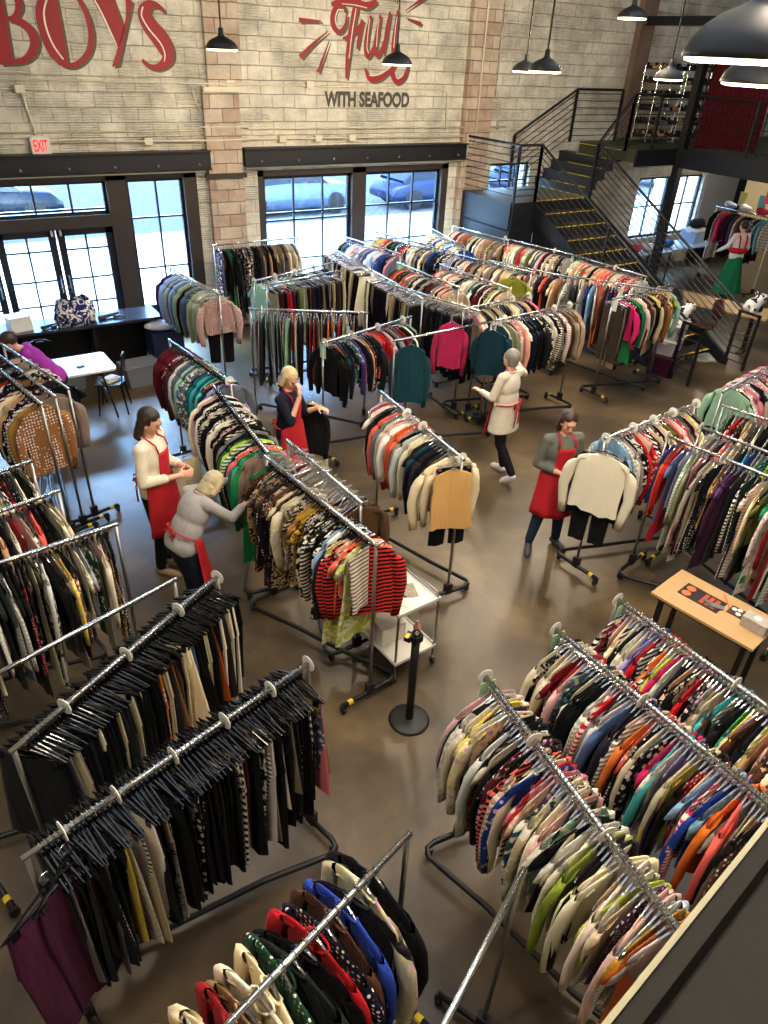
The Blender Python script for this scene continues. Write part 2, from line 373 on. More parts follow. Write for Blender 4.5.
# ---- windows and doors (frames, muntins, glass)
def sash(x0, x1, z0, z1, vs, hs, t=.05, y=None, d=.06, mb=None, mun=.03):
    y = WY+.12 if y is None else y; mb = mb or MB()
    mb.box(((x0+x1)/2, y, z0+t/2), (x1-x0, d, t)); mb.box(((x0+x1)/2, y, z1-t/2), (x1-x0, d, t))
    mb.box((x0+t/2, y, (z0+z1)/2), (t, d, z1-z0)); mb.box((x1-t/2, y, (z0+z1)/2), (t, d, z1-z0))
    for v in vs: mb.box((v, y, (z0+z1)/2), (mun, d*.8, z1-z0-t))
    for h in hs: mb.box(((x0+x1)/2, y, h), (x1-x0-t, d*.8, mun))
    return mb
def pane(o, x0, x1, z0, z1, y): MB().box(((x0+x1)/2, y, (z0+z1)/2), (x1-x0, .008, z1-z0)).build('pane', M['glass'], o)
def window(n, x0, x1, z0, z1, vs, hs, t=.06, low=None, y=WY+.12):
    o = struct(sash(x0, x1, z0, z1, vs, hs, t, y).build('window_%d' % n, M['black_frame']))
    pane(o, x0+t, x1-t, z0+t, z1-t, y+.01)
    if low: MB().box(((x0+x1)/2, y, low/2), (x1-x0, .08, low)).build('bottom_panel', M['black_frame'], o)
    return o
# opening 1 : wooden surround, transom, double door, side light
yf = WY+.10
mb = MB()
for (a, b_, c, d) in ((4.08, 4.30, 0, 2.74), (2.80, 3.12, 0, 2.74), (-.6, 4.30, 2.64, 2.74), (-.6, 2.80, 1.95, 2.14), (-.6, -.4, 0, 2.74)):
    mb.box(((a+b_)/2, yf, (c+d)/2), (b_-a, .2, d-c))
struct(mb.build('trim_9', M['wood_frame']))
window(1, 3.12, 4.08, .5, 2.64, [3.62], [2.03, 1.2], .05, low=.5)
window(2, -.4, 2.80, 2.14, 2.64, [0.1, .62, 1.15, 1.69, 2.24], [2.22], .045)
def door(n, x0, x1):
    y = WY+.10
    mb = sash(x0, x1, .02, 1.95, [], [], .11, y, .07)
    mb.box(((x0+x1)/2, y, .22), (x1-x0-.1, .06, .42))
    mb.box(((x0+x1)/2, y, 1.62), (x1-x0-.1, .05, .03)); mb.box(((x0+x1)/2, y, 1.15), (x1-x0-.1, .05, .03)); mb.box(((x0+x1)/2, y, .75), (x1-x0-.1, .05, .03))
    mb.box(((x0+x1)/2, y, 1.2), (.03, .05, 1.5))
    o = struct(mb.build('door_%d' % n, M['black_frame'])); pane(o, x0+.1, x1-.1, .4, 1.86, y+.01)
    hx = x1-.05 if n % 2 else x0+.05
    MB().tube([(hx, y-.04, .95), (hx, y-.09, .97), (hx, y-.09, 1.2), (hx, y-.04, 1.22)], .011).build('door_handle', M['steel'], o)
    MB().cap((hx, y-.05, 1.86), (hx, y-.05, 1.93), .02, .02, 8).build('door_closer', M['paint'], o)
door(1, 1.02, 1.90); door(2, 1.93, 2.80); door(3, -.4, .98)
# opening 2
mb = MB()
for (a, b_, c, d) in ((5.42, 5.53, 0, 2.70), (7.36, 7.66, 0, 2.70), (9.46, 9.62, 0, 2.70), (5.42, 9.62, 2.60, 2.70)):
    mb.box(((a+b_)/2, yf, (c+d)/2), (b_-a, .2, d-c))
struct(mb.build('trim_10', M['wood_frame']))
window(3, 5.53, 7.36, .4, 2.60, [6.16, 6.77], [1.95, 1.82, 1.1], .06, low=.4)
window(4, 7.66, 9.46, .4, 2.60, [8.25, 8.82], [1.98, 1.3], .06, low=.4)
window(5, 10.72, 11.85, 1.3, 2.66, [11.1, 11.48], [2.3, 1.95, 1.6], .06)
window(6, 15.5, 16.72, .75, 2.2, [16.1], [1.5], .06); window(7, 16.9, 18.0, .75, 2.2, [17.45], [1.5], .06)
# partition under the mezzanine : grey above, black dado, dark post, cream room beyond
struct(MB().box((18.8, WY-.02, 1.35), (1.45, .04, 1.7)).build('trim_11', M['grey_wall']))
struct(MB().box((19.0, WY-.04, .45), (1.9, .05, .9)).build('trim_12', M['black']))
struct(MB().box((19.55, WY-.1, 1.3), (.16, .16, 2.6)).build('trim_13', M['black']))
struct(MB().box((21, WY+2.2, 1.3), (4, .1, 2.6)).build('wall_far', M['plaster']))
struct(MB().box((21, WY+1.2, 2.65), (4, 2.2, .1)).box((19.0, WY+1.3, 1.3), (.1, 2, 2.6)).box((23.0, WY+1.3, 1.3), (.1, 2, 2.6)).box((21, WY+1.2, -.05), (4, 2.2, .1)).build('wall_alcove', M['plaster']))

# ---- conduits on the wall
def conduit(pts, lab, r=.014, boxes=()):
    o = MB().tube(pts, r, 8).build('conduit', M['paint'], smooth=True); tag(o, lab, 'conduit')
    for (x, z) in boxes: MB().box((x, WY-.05, z), (.13, .07, .1)).build('junction_box', M['paint'], o)
yc = WY-.03
conduit([(-1, yc, 4.03), (5.3, yc-.06, 4.01), (5.5, yc, 4.01), (9.3, yc, 4.0), (9.42, yc, 3.95), (9.44, yc, 3.3)], 'upper cream conduit running below the lettering', boxes=((1.45, 4.05), (5.0, 4.02), (6.45, 4.03)))
conduit([(-1, yc, 3.34), (4.3, yc, 3.34), (4.45, yc-.06, 3.40), (5.2, yc-.06, 3.40), (5.3, yc, 3.36), (10.9, yc-.1, 3.36)], 'middle cream conduit above the steel beams')
conduit([(2.1, yc, 3.2), (5.2, yc-.08, 3.2), (5.3, yc, 3.2), (10.4, yc-.1, 3.2)], 'lower cream conduit right of the exit sign', .016, ((3.55, 3.2), (5.9, 3.2), (6.6, 3.2), (7.3, 3.2)))
conduit([(-1, yc, 3.2), (1.72, yc, 3.2)], 'short cream conduit left of the exit sign', .016)
conduit([(1.82, yc, 3.85), (1.9, yc, 3.3)], 'short vertical cream conduit above the exit sign', .016, ((1.8, 3.9),))
conduit([(10.1, WY-.17, 7.5), (10.1, WY-.17, 3.0)], 'vertical cream pipe on the brick pier by the stairs', .02, ((10.1, 4.0),))
conduit([(4.35, yc, 4.0), (4.4, yc, 3.75), (4.55, yc, 3.5)], 'thin curved cream cable beside the left pier', .01)
conduit([(10.62, yc, 7.0), (10.62, yc, 3.9), (10.72, yc, 3.85), (10.75, yc, 3.3)], 'cream conduit right of the pier by the stairs', .014)

# ---- exit sign
def text_mesh(s, name, size, mtl, parent, loc, rot, ext=.002, bold=0.0, width=None, height=None, align='CENTER'):
    cu = bpy.data.curves.new(name, 'FONT'); cu.body = s; cu.size = size; cu.extrude = ext; cu.offset = bold; cu.align_x = align; cu.align_y = 'CENTER'
    t = bpy.data.objects.new('tmp', cu); COL.objects.link(t); dg = bpy.context.evaluated_depsgraph_get(); dg.update()
    me = bpy.data.meshes.new_from_object(t.evaluated_get(dg)); bpy.data.objects.remove(t); bpy.data.curves.remove(cu)
    me.materials.clear(); me.materials.append(mtl)
    xs = [v.co.x for v in me.vertices]; ys = [v.co.y for v in me.vertices]
    sx = width/(max(xs)-min(xs)) if width else 1; sy = height/(max(ys)-min(ys)) if height else 1
    cx_, cy_ = (max(xs)+min(xs))/2, (max(ys)+min(ys))/2
    for v in me.vertices: v.co.x = (v.co.x-cx_)*sx; v.co.y = (v.co.y-cy_)*sy
    o = bpy.data.objects.new(name, me); COL.objects.link(o); o.location = loc; o.rotation_euler = rot
    if parent is not None: o.parent = parent
    return o
M['exit_red'] = emis('exit_red', (235,50,50), 1.2)
o = tag(MB().box((0,0,0), (.27,.06,.24)).build('exit_sign', M['white'], loc=(1.93, WY-.06, 3.17)), 'white and red EXIT sign above the doors', 'sign')
text_mesh('EXIT', 'lettering', .2, M['exit_red'], o, (0,-.032,0), (PI/2,0,0), .002, .004, .2, .16)

# ---- painted lettering
def ribbon(mb, pts, y0, y1, mi=0, dx=0, dz=0, ex=0):
    P = [(Vector((p[0]+dx, p[1]+dz)), p[2]+ex) for p in pts]; L_ = []; R_ = []
    # smooth subdivision (Catmull-Rom)
    Q = []
    for i in range(len(P)-1):
        a = P[max(i-1,0)]; b_ = P[i]; c = P[i+1]; d = P[min(i+2,len(P)-1)]
        for k in range(5):
            t = k/5.0; f = lambda w, x, y, z: .5*((2*x)+(-w+y)*t+(2*w-5*x+4*y-z)*t*t+(-w+3*x-3*y+z)*t**3)
            Q.append((f(a[0],b_[0],c[0],d[0]), f(a[1],b_[1],c[1],d[1])))
    Q.append(P[-1])
    for i, (p, w) in enumerate(Q):
        t = (Q[min(i+1,len(Q)-1)][0]-Q[max(i-1,0)][0]); t = t.normalized() if t.length > 1e-9 else Vector((1,0)); nrm = Vector((-t.y, t.x))
        w = max(w, .004)
        L_.append(p+nrm*w/2); R_.append(p-nrm*w/2)
    vs = []
    for l, r_ in zip(L_, R_): vs += [(l.x,y0,l.y),(r_.x,y0,r_.y),(r_.x,y1,r_.y),(l.x,y1,l.y)]
    fs = []
    for i in range(len(Q)-1):
        a, b_ = i*4, i*4+4
        for j in range(4): fs.append((a+j, a+(j+1)%4, b_+(j+1)%4, b_+j))
    fs += [(0,1,2,3), tuple(range(len(vs)-1, len(vs)-5, -1))]
    mb.add(vs, fs, mi)
PXM = 12.9/F*1.12   # metres per photo pixel on the wall near the lettering
def crop_pt(x, y, sc_, ox, oy): p = on_wall(ox+x/sc_, oy+y/sc_); return p.x, p.z
def strokes(lst, sc_, ox, oy, wm):
    out = []
    for st in lst: out.append([(*crop_pt(x, y, sc_, ox, oy), w/sc_*wm) for (x, y, w) in st])
    return out
def polys(lst, sc_, ox, oy): return [[crop_pt(x, y, sc_, ox, oy) for (x, y) in p] for p in lst]
def lettering(name, lab, st, pl, hl, sh=.035, letters=None):
    """painted word: each letter, its shadow and its light inline are parts"""
    o = empty(name, (0,0,0), 0, lab, 'sign')
    letters = letters or [(range(len(st)), range(len(pl)))]
    for si, pi_ in letters:
        e = MB()
        for i_ in si: ribbon(e, st[i_], WY-.006-.00025*i_, WY-.003)
        for i_ in pi_: e.prism(pl[i_], WY-.0068, WY-.0035)
        l_ = e.build('letter', M['red'], o)
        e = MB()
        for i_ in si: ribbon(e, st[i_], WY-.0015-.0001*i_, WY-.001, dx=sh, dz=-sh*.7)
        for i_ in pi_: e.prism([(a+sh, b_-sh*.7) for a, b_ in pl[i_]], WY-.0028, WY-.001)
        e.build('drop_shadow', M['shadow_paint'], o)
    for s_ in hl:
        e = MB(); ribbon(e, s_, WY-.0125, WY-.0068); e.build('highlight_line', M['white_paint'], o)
WM = .0188
bs = strokes([[(35,72,12),(80,85,20),(118,120,24),(133,165,24),(118,208,20),(80,234,14),(0,240,12)],
              [(50,-30,16),(68,0,18),(72,25,18),(65,50,14),(50,66,10),(28,72,12)],
              [(165,-20,12),(148,30,15),(155,100,16),(178,165,17),(210,218,17),(252,250,14),(290,248,14),(322,225,15),(343,190,16),(350,140,16),(340,80,14),(318,25,12),(292,-15,12),(250,-45,12),(205,-45,12),(165,-20,12)],
              [(630,46,8),(605,22,14),(573,18,24),(553,48,38),(572,95,46),(608,140,52),(638,190,48),(642,228,34),(612,256,20),(575,255,14),(545,230,10)]], 3.84, 0, 0, WM)
bp_ = polys([[(-50,-60),(-2,-60),(10,0),(50,238),(-60,236)],
             [(205,-45),(218,0),(240,115),(262,248),(222,228),(185,172),(160,108),(150,40),(165,-10),(185,-40)],
             [(350,-12),(432,-12),(478,110),(456,182),(430,140)], [(482,-12),(508,4),(504,28),(456,252),(430,256),(470,128),(485,60)]], 3.84, 0, 0)
bh = strokes([[(182,-10,4),(168,45,5),(178,110,5),(205,175,5),(243,228,4)], [(362,0,4),(395,62,5),(446,172,4)], [(548,26,4),(543,60,4),(570,110,4),(615,165,4),(632,205,4),(630,236,3)]], 3.84, 0, 0, WM)
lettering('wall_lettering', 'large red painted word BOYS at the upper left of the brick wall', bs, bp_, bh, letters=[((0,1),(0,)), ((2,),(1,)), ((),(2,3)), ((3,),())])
fs_ = strokes([[(218,62,12),(212,35,16),(190,22,18),(166,45,22),(155,92,26),(166,138,24),(192,152,20),(217,120,14),(224,70,10)],
  [(150,22,18),(200,5,26),(260,12,30),(320,28,34),(368,5,18)], [(280,-10,34),(262,60,34),(250,130,34),(238,200,32),(228,290,26),(222,378,10)],
  [(205,185,12),(250,165,18),(290,120,16)], [(300,95,18),(288,150,20),(275,235,12)],
  [(340,75,12),(325,150,24),(316,230,26),(326,272,22),(352,230,16),(378,130,14),(386,72,12)], [(386,72,12),(372,150,24),(360,235,24),(376,268,16),(410,180,14),(432,58,12)],
  [(432,58,12),(416,150,22),(400,260,14)], [(470,50,12),(462,120,24),(450,200,26),(445,262,20),(440,290,14)],
  [(482,288,10),(452,312,18),(440,350,24),(462,392,24),(498,372,20),(516,320,14),(506,292,8)], [(440,330,14),(385,372,26),(335,378,26),(312,328,10)]], 4.8, 300, 0, .0160)
fh = strokes([[(205,50,3),(182,48,4),(168,92,4),(178,130,3)], [(268,40,3),(256,110,4),(244,190,4),(234,280,3)], [(334,90,3),(326,150,3),(320,225,3),(328,255,3)], [(378,90,3),(370,150,3),(366,225,3)], [(464,80,3),(455,150,3),(448,230,3)], [(330,362,3),(385,355,3),(432,322,3)], [(455,345,3),(468,378,3),(495,358,3)], [(200,18,3),(260,24,3),(320,38,3)]], 4.8, 300, 0, .0205)
rays = strokes([[(299,20,4.6),(321,21,1.2)], [(300,57,5),(313,44,3.2),(328,31,.8)], [(318,72,3.6),(329,41,.8)], [(405,11,.8),(425,-3,3.6)], [(406,18,.8),(421,24,4)], [(395,2,.8),(400,-14,4)]], 1, 0, 0, .015)
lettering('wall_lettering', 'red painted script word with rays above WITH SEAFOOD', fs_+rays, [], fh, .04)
o = text_mesh('WITH SEAFOOD', 'wall_lettering', .3, M['text_dark'], None, (7.66, WY-.004, 3.81), (PI/2,0,0), .002, .012, 1.80, .25)
tag(o, 'dark painted words WITH SEAFOOD under the red script', 'sign')

# ---- pendants
M['lamp_out'] = mat('dark_green_enamel', (24,26,25), .55); M['lamp_in'] = emis('lamp_glow', (255,232,190), 5.0)
def pendant(px, py, dist, R, lab, watt=150, z=None, name='pendant_lamp'):
    w = ray(px, py); t = dist/math.hypot(w.x, w.y); x, y, z = w.x*t, w.y*t, H+w.z*t
    e = empty(name, (x, y, z), 0, lab, 'lamp', 'enamel pendant lamps')
    prof = [(R,0),(R*.985,R*.07),(R*.93,R*.2),(R*.8,R*.36),(R*.6,R*.5),(R*.36,R*.6),(R*.2,R*.68),(R*.16,R*.8),(R*.15,R*1.05),(R*.06,R*1.12)]
    MB().lathe(prof+[(R*.05,R*1.12)], n=28).build('lamp_shade', M['lamp_out'], e, True)
    MB().lathe([(R*.02,R*.46),(R*.5,R*.45),(R*.72,R*.33),(R*.9,R*.16),(R*.965,.012),(R*.95,-.012),(R*.85,-.02),(R*.02,-.02)], n=28).build('lamp_diffuser', M['lamp_in'], e, True)
    MB().tube([(0,0,R*1.1),(0,0,CEIL-z)], .011 if R < .3 else .014, 8).build('cord', M['black'], e)
    l = bpy.data.lights.new('lamp_light', 'POINT'); l.energy = watt; l.color = (1,.84,.62); l.shadow_soft_size = R*.5
    lo = bpy.data.objects.new('lamp_light', l); COL.objects.link(lo); lo.location = (x, y, z-.06-R*.5); 
    return e
pendant(222, 49, 10.6, .2, 'pendant lamp hanging left between the two red letterings')
pendant(397, 64, 11.6, .21, 'pendant lamp hanging in front of the red script word')
pendant(545, 71, 10.2, .2, 'darker right one of the pair of pendant lamps above the stairs')
pendant(525, 71, 12.2, .19, 'left one of the pair of pendant lamps above the stairs')
pendant(632, 18, 13.4, .22, 'small pendant lamp at top near the brown wall pier')
pendant(668, 79, 12.0, .2, 'pendant lamp hanging before the shoe shelves on the mezzanine')
pendant(760, 60, 3.9, .32, 'largest pendant lamp, nearest, in the top right corner')
pendant(766, 84, 6.2, .30, 'pendant lamp cut by the right edge, below the largest lamp')

for i, (x, y, zz, w_) in enumerate(((17.2, 10.6, 2.78, 60), (20.6, 14.0, 2.56, 70), (17.4, 6.5, 2.78, 60))):  # unseen flush lights, added to brighten under the mezzanine and the alcove
    struct(MB().lathe([(.001,0),(.13,0),(.14,.03),(.001,.03)], n=24).build('added_ceiling_light', M['lamp_in'], loc=(x, y, zz)))
    l = bpy.data.lights.new('added_ceiling_lamp', 'POINT'); l.energy = w_; l.color = (1,.9,.75); l.shadow_soft_size = .12
    lo = bpy.data.objects.new('added_ceiling_lamp', l); COL.objects.link(lo); lo.location = (x, y, zz-.2)
# unseen pendants added above the frame to brighten the racks
for (x, y, lb) in ((1.2, 4.4, 'over the left racks'), (3.6, 2.2, 'over the lower right racks'), (-.6, 1.4, 'over the lower left racks'), (6.2, 4.8, 'over the right racks'), (4.6, 7.2, 'over the middle racks'), (9.0, 8.2, 'over the back racks'), (2.6, .2, 'over the bottom racks')):
    pz = 5.7; e = empty('pendant_lamp', (x, y, pz), 0, 'added unseen pendant lamp, high '+lb, 'lamp', 'enamel pendant lamps'); R = .22
    MB().lathe([(R,0),(R*.985,R*.07),(R*.93,R*.2),(R*.8,R*.36),(R*.6,R*.5),(R*.36,R*.6),(R*.2,R*.68),(R*.15,R*1.05),(R*.05,R*1.12)], n=24).build('lamp_shade', M['lamp_out'], e, True)
    MB().lathe([(R*.02,R*.46),(R*.5,R*.45),(R*.72,R*.33),(R*.96,.012),(R*.9,.0),(R*.02,.0)], n=24).build('lamp_diffuser', M['lamp_in'], e, True)
    MB().tube([(0,0,R*1.1),(0,0,CEIL-pz)], .011, 8).build('cord', M['black'], e)
    l = bpy.data.lights.new('lamp_light', 'SPOT'); l.energy = 300; l.color = (1,.86,.66); l.shadow_soft_size = .12; l.spot_size = 2.4; l.spot_blend = .5
    lo = bpy.data.objects.new('lamp_light', l); COL.objects.link(lo); lo.location = (x, y, pz-.06)
# ---- hung black steel beam and mezzanine
tag(MB().box((14.5, 10.6, 5.33), (.1, 4.6, .13)).box((14.5, 10.6, 5.40), (.22, 4.6, .02)).box((14.5, 10.6, 5.26), (.22, 4.6, .02)).build('steel_beam', M['beam']), 'black steel beam crossing above the mezzanine railing', 'beam')
tag(MB().box((14.5, 11.12, 2.7), (.16, .16, 5.4)).box((14.5, 11.12, .02), (.3,.3,.04)).build('steel_post', M['black']), 'black steel post left of the dark red curtain', 'post')
ZM = 3.05; ZL = 2.2
struct(MB().box((20.25, 4.7, 2.93), (11.5, 16.3, .24)).box((13.85, 12.05, 2.93), (1.3, 1.65, .24)).build('mezzanine_deck', mat('mezzanine_deck', (60,64,40), .7, noise=.1)))
struct(MB().box((14.47, 4.0, 2.88), (.06, 14.3, .36)).box((13.85, 11.2, 2.9), (1.34, .06, .32)).build('mezzanine_fascia', M['beam']))
def railing(name, pts, hgt, lab, posts=None, n=7, rail_t=.045, grp=None, par=None):
    """guard rail following the walking line pts, with parallel bars"""
    e = empty(name, pts[0], 0, lab, 'railing', grp); o0 = Vector(pts[0]); P = [Vector(p)-o0 for p in pts]
    MB().tube([p+Vector((0,0,hgt)) for p in P], .024, 8).build('handrail', M['black'], e)
    m_ = MB()
    for i in range(n):
        z = .12+(hgt-.2)*i/(n-1)
        m_.tube([p+Vector((0,0,z)) for p in P], .009, 6)
    m_.build('bars', M['black'], e)
    for p in (posts or pts):
        q = Vector(p)-o0
        MB().box((q.x, q.y, q.z+hgt/2), (.045, .045, hgt)).build('post', M['black'], e)
    return e
railing('railing', [(12.8, 11.2, ZM), (14.5, 11.2, ZM), (14.5, 4.0, ZM)], 1.0, 'black mezzanine railing in front of the shoe shelves and curtain', [(12.8,11.2,ZM),(13.6,11.2,ZM),(14.5,11.2,ZM),(14.5,9.6,ZM),(14.5,8.0,ZM),(14.5,6.4,ZM)])
# ---- stairs
LX0, LX1, LY0 = 9.95, 12.0, 11.2
SX0, SX1 = 10.55, 12.0
st = empty('staircase', (11.3, 9.3, 0), 0, 'black steel stairs with yellow nosings turning at a landing by the wall', 'stairs')
off = Vector((-11.3, -9.3, 0))
m_ = MB().box((10.98, 12.0, ZL-.03), (2.05, 1.58, .06)); m_.v = [tuple(Vector(p)+off) for p in m_.v]; m_.build('landing', mat('landing_plate', (74,70,58), .6), st)
m_ = MB().box((10.98, 11.2, ZL-.26), (2.05, .05, .52)).box((9.95, 12.0, ZL-.26), (.05, 1.56, .52)); m_.v = [tuple(Vector(p)+off) for p in m_.v]; m_.build('landing_fascia', M['beam'], st)
m_ = MB().box((10.24, 11.19, .85), (.62, .05, 1.7)).box((9.95, 12.0, .85), (.05, 1.56, 1.7)); m_.v = [tuple(Vector(p)+off) for p in m_.v]; m_.build('under_stair_panel', M['beam'], st)
m_ = MB(); poly = [(11.2,0),(11.2,1.88),(7.55,.0)]; vs = [(10.56+off.x, a+off.y, b_) for a, b_ in poly]+[(10.60+off.x, a+off.y, b_) for a, b_ in poly]
m_.add(vs, [(0,1,2),(5,4,3),(0,3,4,1),(1,4,5,2),(2,5,3,0)]); m_.build('side_panel', M['beam'], st)
NS = 12
for i in range(NS-1):
    z = ZL-(i+1)*ZL/NS; y = LY0-.335*(i+.5)
    t_ = MB().box(((SX0+SX1)/2+off.x, y+off.y, z-.02), (SX1-SX0, .34, .04)).box(((SX0+SX1)/2+off.x, y+.16+off.y, z+ZL/NS/2-.02), (SX1-SX0, .012, ZL/NS)).build('tread', M['tread'], st)
    m_ = MB()
    for k in range(7): m_.box((SX0+.13+k*.2+off.x, y-.14+off.y, z+.003), (.15, .045, .006))
    m_.build('yellow_nosing', M['yellow'], t_)
m_ = MB()
for k in range(7): m_.box((SX0+.13+k*.2+off.x, LY0+.03+off.y, ZL+.003), (.15,.05,.006))
m_.build('yellow_nosing', M['yellow'], st)
for i in range(4):
    z = ZL+(i+1)*(ZM-ZL)/5; x = LX1+.2*(i+.5)
    t_ = MB().box((x+off.x, 12.05+off.y, z-.02), (.24, 1.6, .04)).box((x-.1+off.x, 12.05+off.y, z-.09), (.012, 1.6, .16)).build('tread', M['tread'], st)
    MB().box((x-.09+off.x, 11.85+off.y, z+.003), (.045, 1.0, .006)).build('yellow_nosing', M['yellow'], t_)
MB().box((LX1+off.x, 12.0+off.y, ZL+.003), (.05, 1.5, .006)).build('yellow_nosing', M['yellow'], st)
MB().box((12.82+off.x, 11.9+off.y, ZM+.003), (.05, 1.2, .006)).build('yellow_nosing', M['yellow'], st)
for x in (SX0-.03, SX1+.03):
    m_ = MB(); poly = [(LY0, ZL), (LY0, ZL-.32), (7.32, -.0), (7.15, .0), (7.15, .12)]
    vs = [(x-.02+off.x, a+off.y, b_) for a, b_ in poly]+[(x+.02+off.x, a+off.y, b_) for a, b_ in poly]; k = len(poly)
    m_.add(vs, [tuple(range(k)), tuple(range(2*k-1, k-1, -1))]+[(i, k+i, k+(i+1)%k, (i+1)%k) for i in range(k)]); m_.build('stringer', M['beam'], st)
for x, lab in ((SX0-.03, 'near black railing of the lower stair flight'), (SX1+.03, 'far black railing of the lower stair flight')):
    railing('stair_railing', [(x, LY0, ZL), (x, 7.2, .05)], 1.0, lab, [(x, LY0, ZL), (x, LY0-2, ZL-1.05), (x, 7.2, .0)], n=8)
    e = empty('rail_end_frame', (x, 7.2, 0), 0, lab.replace('railing of', 'ladder-like end frame at the foot of'), 'railing')
    m_ = MB()
    for yy in (0, -.38): m_.box((0, yy, .5), (.04, .04, 1.0))
    m_.box((0, -.19, .99), (.04, .42, .04)); m_.build('frame', M['black'], e)
    m_ = MB()
    for k in range(7): m_.tube([(0, 0, .12+k*.125), (0, -.38, .12+k*.125)], .008, 6)
    m_.build('bars', M['black'], e)
railing('stair_railing', [(9.97, 12.85, ZL), (9.97, 11.2, ZL), (10.52, 11.2, ZL)], 1.0, 'black railing around the stair landing by the brick pier', n=8)
railing('stair_railing', [(12.0, 11.2, ZL), (12.8, 11.2, ZM)], 1.0, 'short sloping black railing up to the mezzanine, near side', n=7)
railing('stair_railing', [(11.2, 12.8, ZL), (12.8, 12.8, ZM), (14.2, 12.8, ZM)], 1.0, 'black railing against the brick wall beside the upper flight', n=7)

# ---- skylight lamps (added) and daylight
w = bpy.data.worlds.new('World'); sc.world = w; w.use_nodes = True
nt = w.node_tree; sky = nt.nodes.new('ShaderNodeTexSky'); sky.sky_type = 'NISHITA'; sky.sun_disc = False; sky.sun_elevation = math.radians(45); sky.sun_rotation = math.radians(200)
nt.links.new(sky.outputs[0], nt.nodes['Background'].inputs[0]); nt.nodes['Background'].inputs[1].default_value = 3.2
s = bpy.data.lights.new('sun', 'SUN'); s.energy = 6; s.angle = .01; so = bpy.data.objects.new('sun', s); COL.objects.link(so)
so.rotation_euler = Vector((1.0, .04, -.9)).to_track_quat('-Z', 'Y').to_euler()
def area(name, loc, d, sx, sy, e, col):
    l = bpy.data.lights.new(name, 'AREA'); l.shape = 'RECTANGLE'; l.size = sx; l.size_y = sy; l.energy = e; l.color = col
    o = bpy.data.objects.new(name, l); COL.objects.link(o); o.location = loc; o.rotation_euler = Vector(d).to_track_quat('-Z', 'Y').to_euler(); return o
for i, (a, b_) in enumerate(SKY): area('skylight', ((a+b_)/2, 4.5, CEIL-.12), (0,0,-1), b_-a, 8.5, 55, (.86,.93,1.0))  # area lamps added beneath the glowing panels to light the hall
# area lights added above the street, boosting daylight through the glazed fronts
area('sky_fill_light', (3.0, 17.5, 6.2), (-.05,-1,-.62), 9, 4, 17000, (.50,.72,1.0))
area('sky_fill_light', (9.0, 17.5, 6.2), (0,-1,-.62), 5, 4, 2200, (.55,.75,1.0))
area('sky_fill_light', (17.0, 17.5, 6.2), (0,-1,-.62), 5, 4, 2500, (.6,.78,1.0))
# street outside
struct(MB().box((8, 17.2, -.05), (60, 7.9, .1)).build('pavement', M['concrete']))
struct(MB().box((8, 30, -.10), (60, 17.7, .1)).build('street', M['asphalt']))
struct(MB().box((8, 39.2, 1.8), (60, .6, 3.6)).build('building_across', mat('pale_blue_facade', (200,214,236), .8, noise=.1, nscale=.4)))
def car(x, y, col, lab, rz=0):
    e = empty('parked_car', (x, y, -.05), rz, lab, 'car')
    m1 = mat('car_paint', col, .25, .3)
    secs = [(-2.2,.35,.62,.72),(-2.05,.28,.82,.82),(-1.2,.25,.95,.88),(-.2,.25,.98,.9),(1.0,.25,.95,.9),(1.9,.28,.88,.85),(2.2,.38,.66,.74)]
    b_ = MB(); vs = []; fs = []; n = 8
    for (x_, z0, z1, w_) in secs:
        for (yy, zz) in ((-w_,z0),(-w_,(z0+z1)/2),(-w_*.95,z1-.06),(-w_*.8,z1),(w_*.8,z1),(w_*.95,z1-.06),(w_,(z0+z1)/2),(w_,z0)): vs.append((x_,yy,zz))
    for i in range(len(secs)-1):
        for j in range(n): fs.append((i*n+j, i*n+(j+1)%n, (i+1)*n+(j+1)%n, (i+1)*n+j))
    fs += [tuple(range(n-1,-1,-1)), tuple(range((len(secs)-1)*n, len(secs)*n))]; b_.add(vs, fs); b_.build('body', m1, e, True)
    c = MB(); vs = []; fs = []
    for (x_, z, w_) in ((-1.75,.93,.72),(-.95,1.42,.6),(.35,1.46,.6),(1.2,.95,.74)): vs += [(x_,-w_,z),(x_,w_,z)]
    vs += [(-1.75,-.8,.85),(-1.75,.8,.85),(1.2,-.8,.85),(1.2,.8,.85)]
    c.add(vs, [(0,1,3,2),(2,3,5,4),(4,5,7,6),(0,2,4,6,10,8),(1,9,11,7,5,3)]); c.build('cabin', mat('car_glass', (30,40,55), .08), e)
    for sx in (-1.35, 1.4):
        for sy in (-.8, .8):
            MB().lathe([(.0,-.1),(.2,-.1),(.33,-.09),(.34,0),(.33,.09),(.2,.1),(0,.1)], n=20, M=Matrix.Rotation(PI/2,3,'X')).build('wheel', M['rubber'], e, loc=(sx, sy, .34))
car(1.6, 24.0, (26,32,42), 'dark car parked outside, seen through the left transom panes')
car(10.6, 23.0, (96,116,146), 'pale blue car parked outside the left window under WITH SEAFOOD')
car(16.2, 22.6, (34,50,84), 'blue car parked outside the right window under WITH SEAFOOD')
car(21.5, 22.8, (30,42,66), 'dark blue car outside, seen through the stair landing window')
car(30.0, 23.2, (190,190,190), 'silver car outside, seen through the windows under the mezzanine')

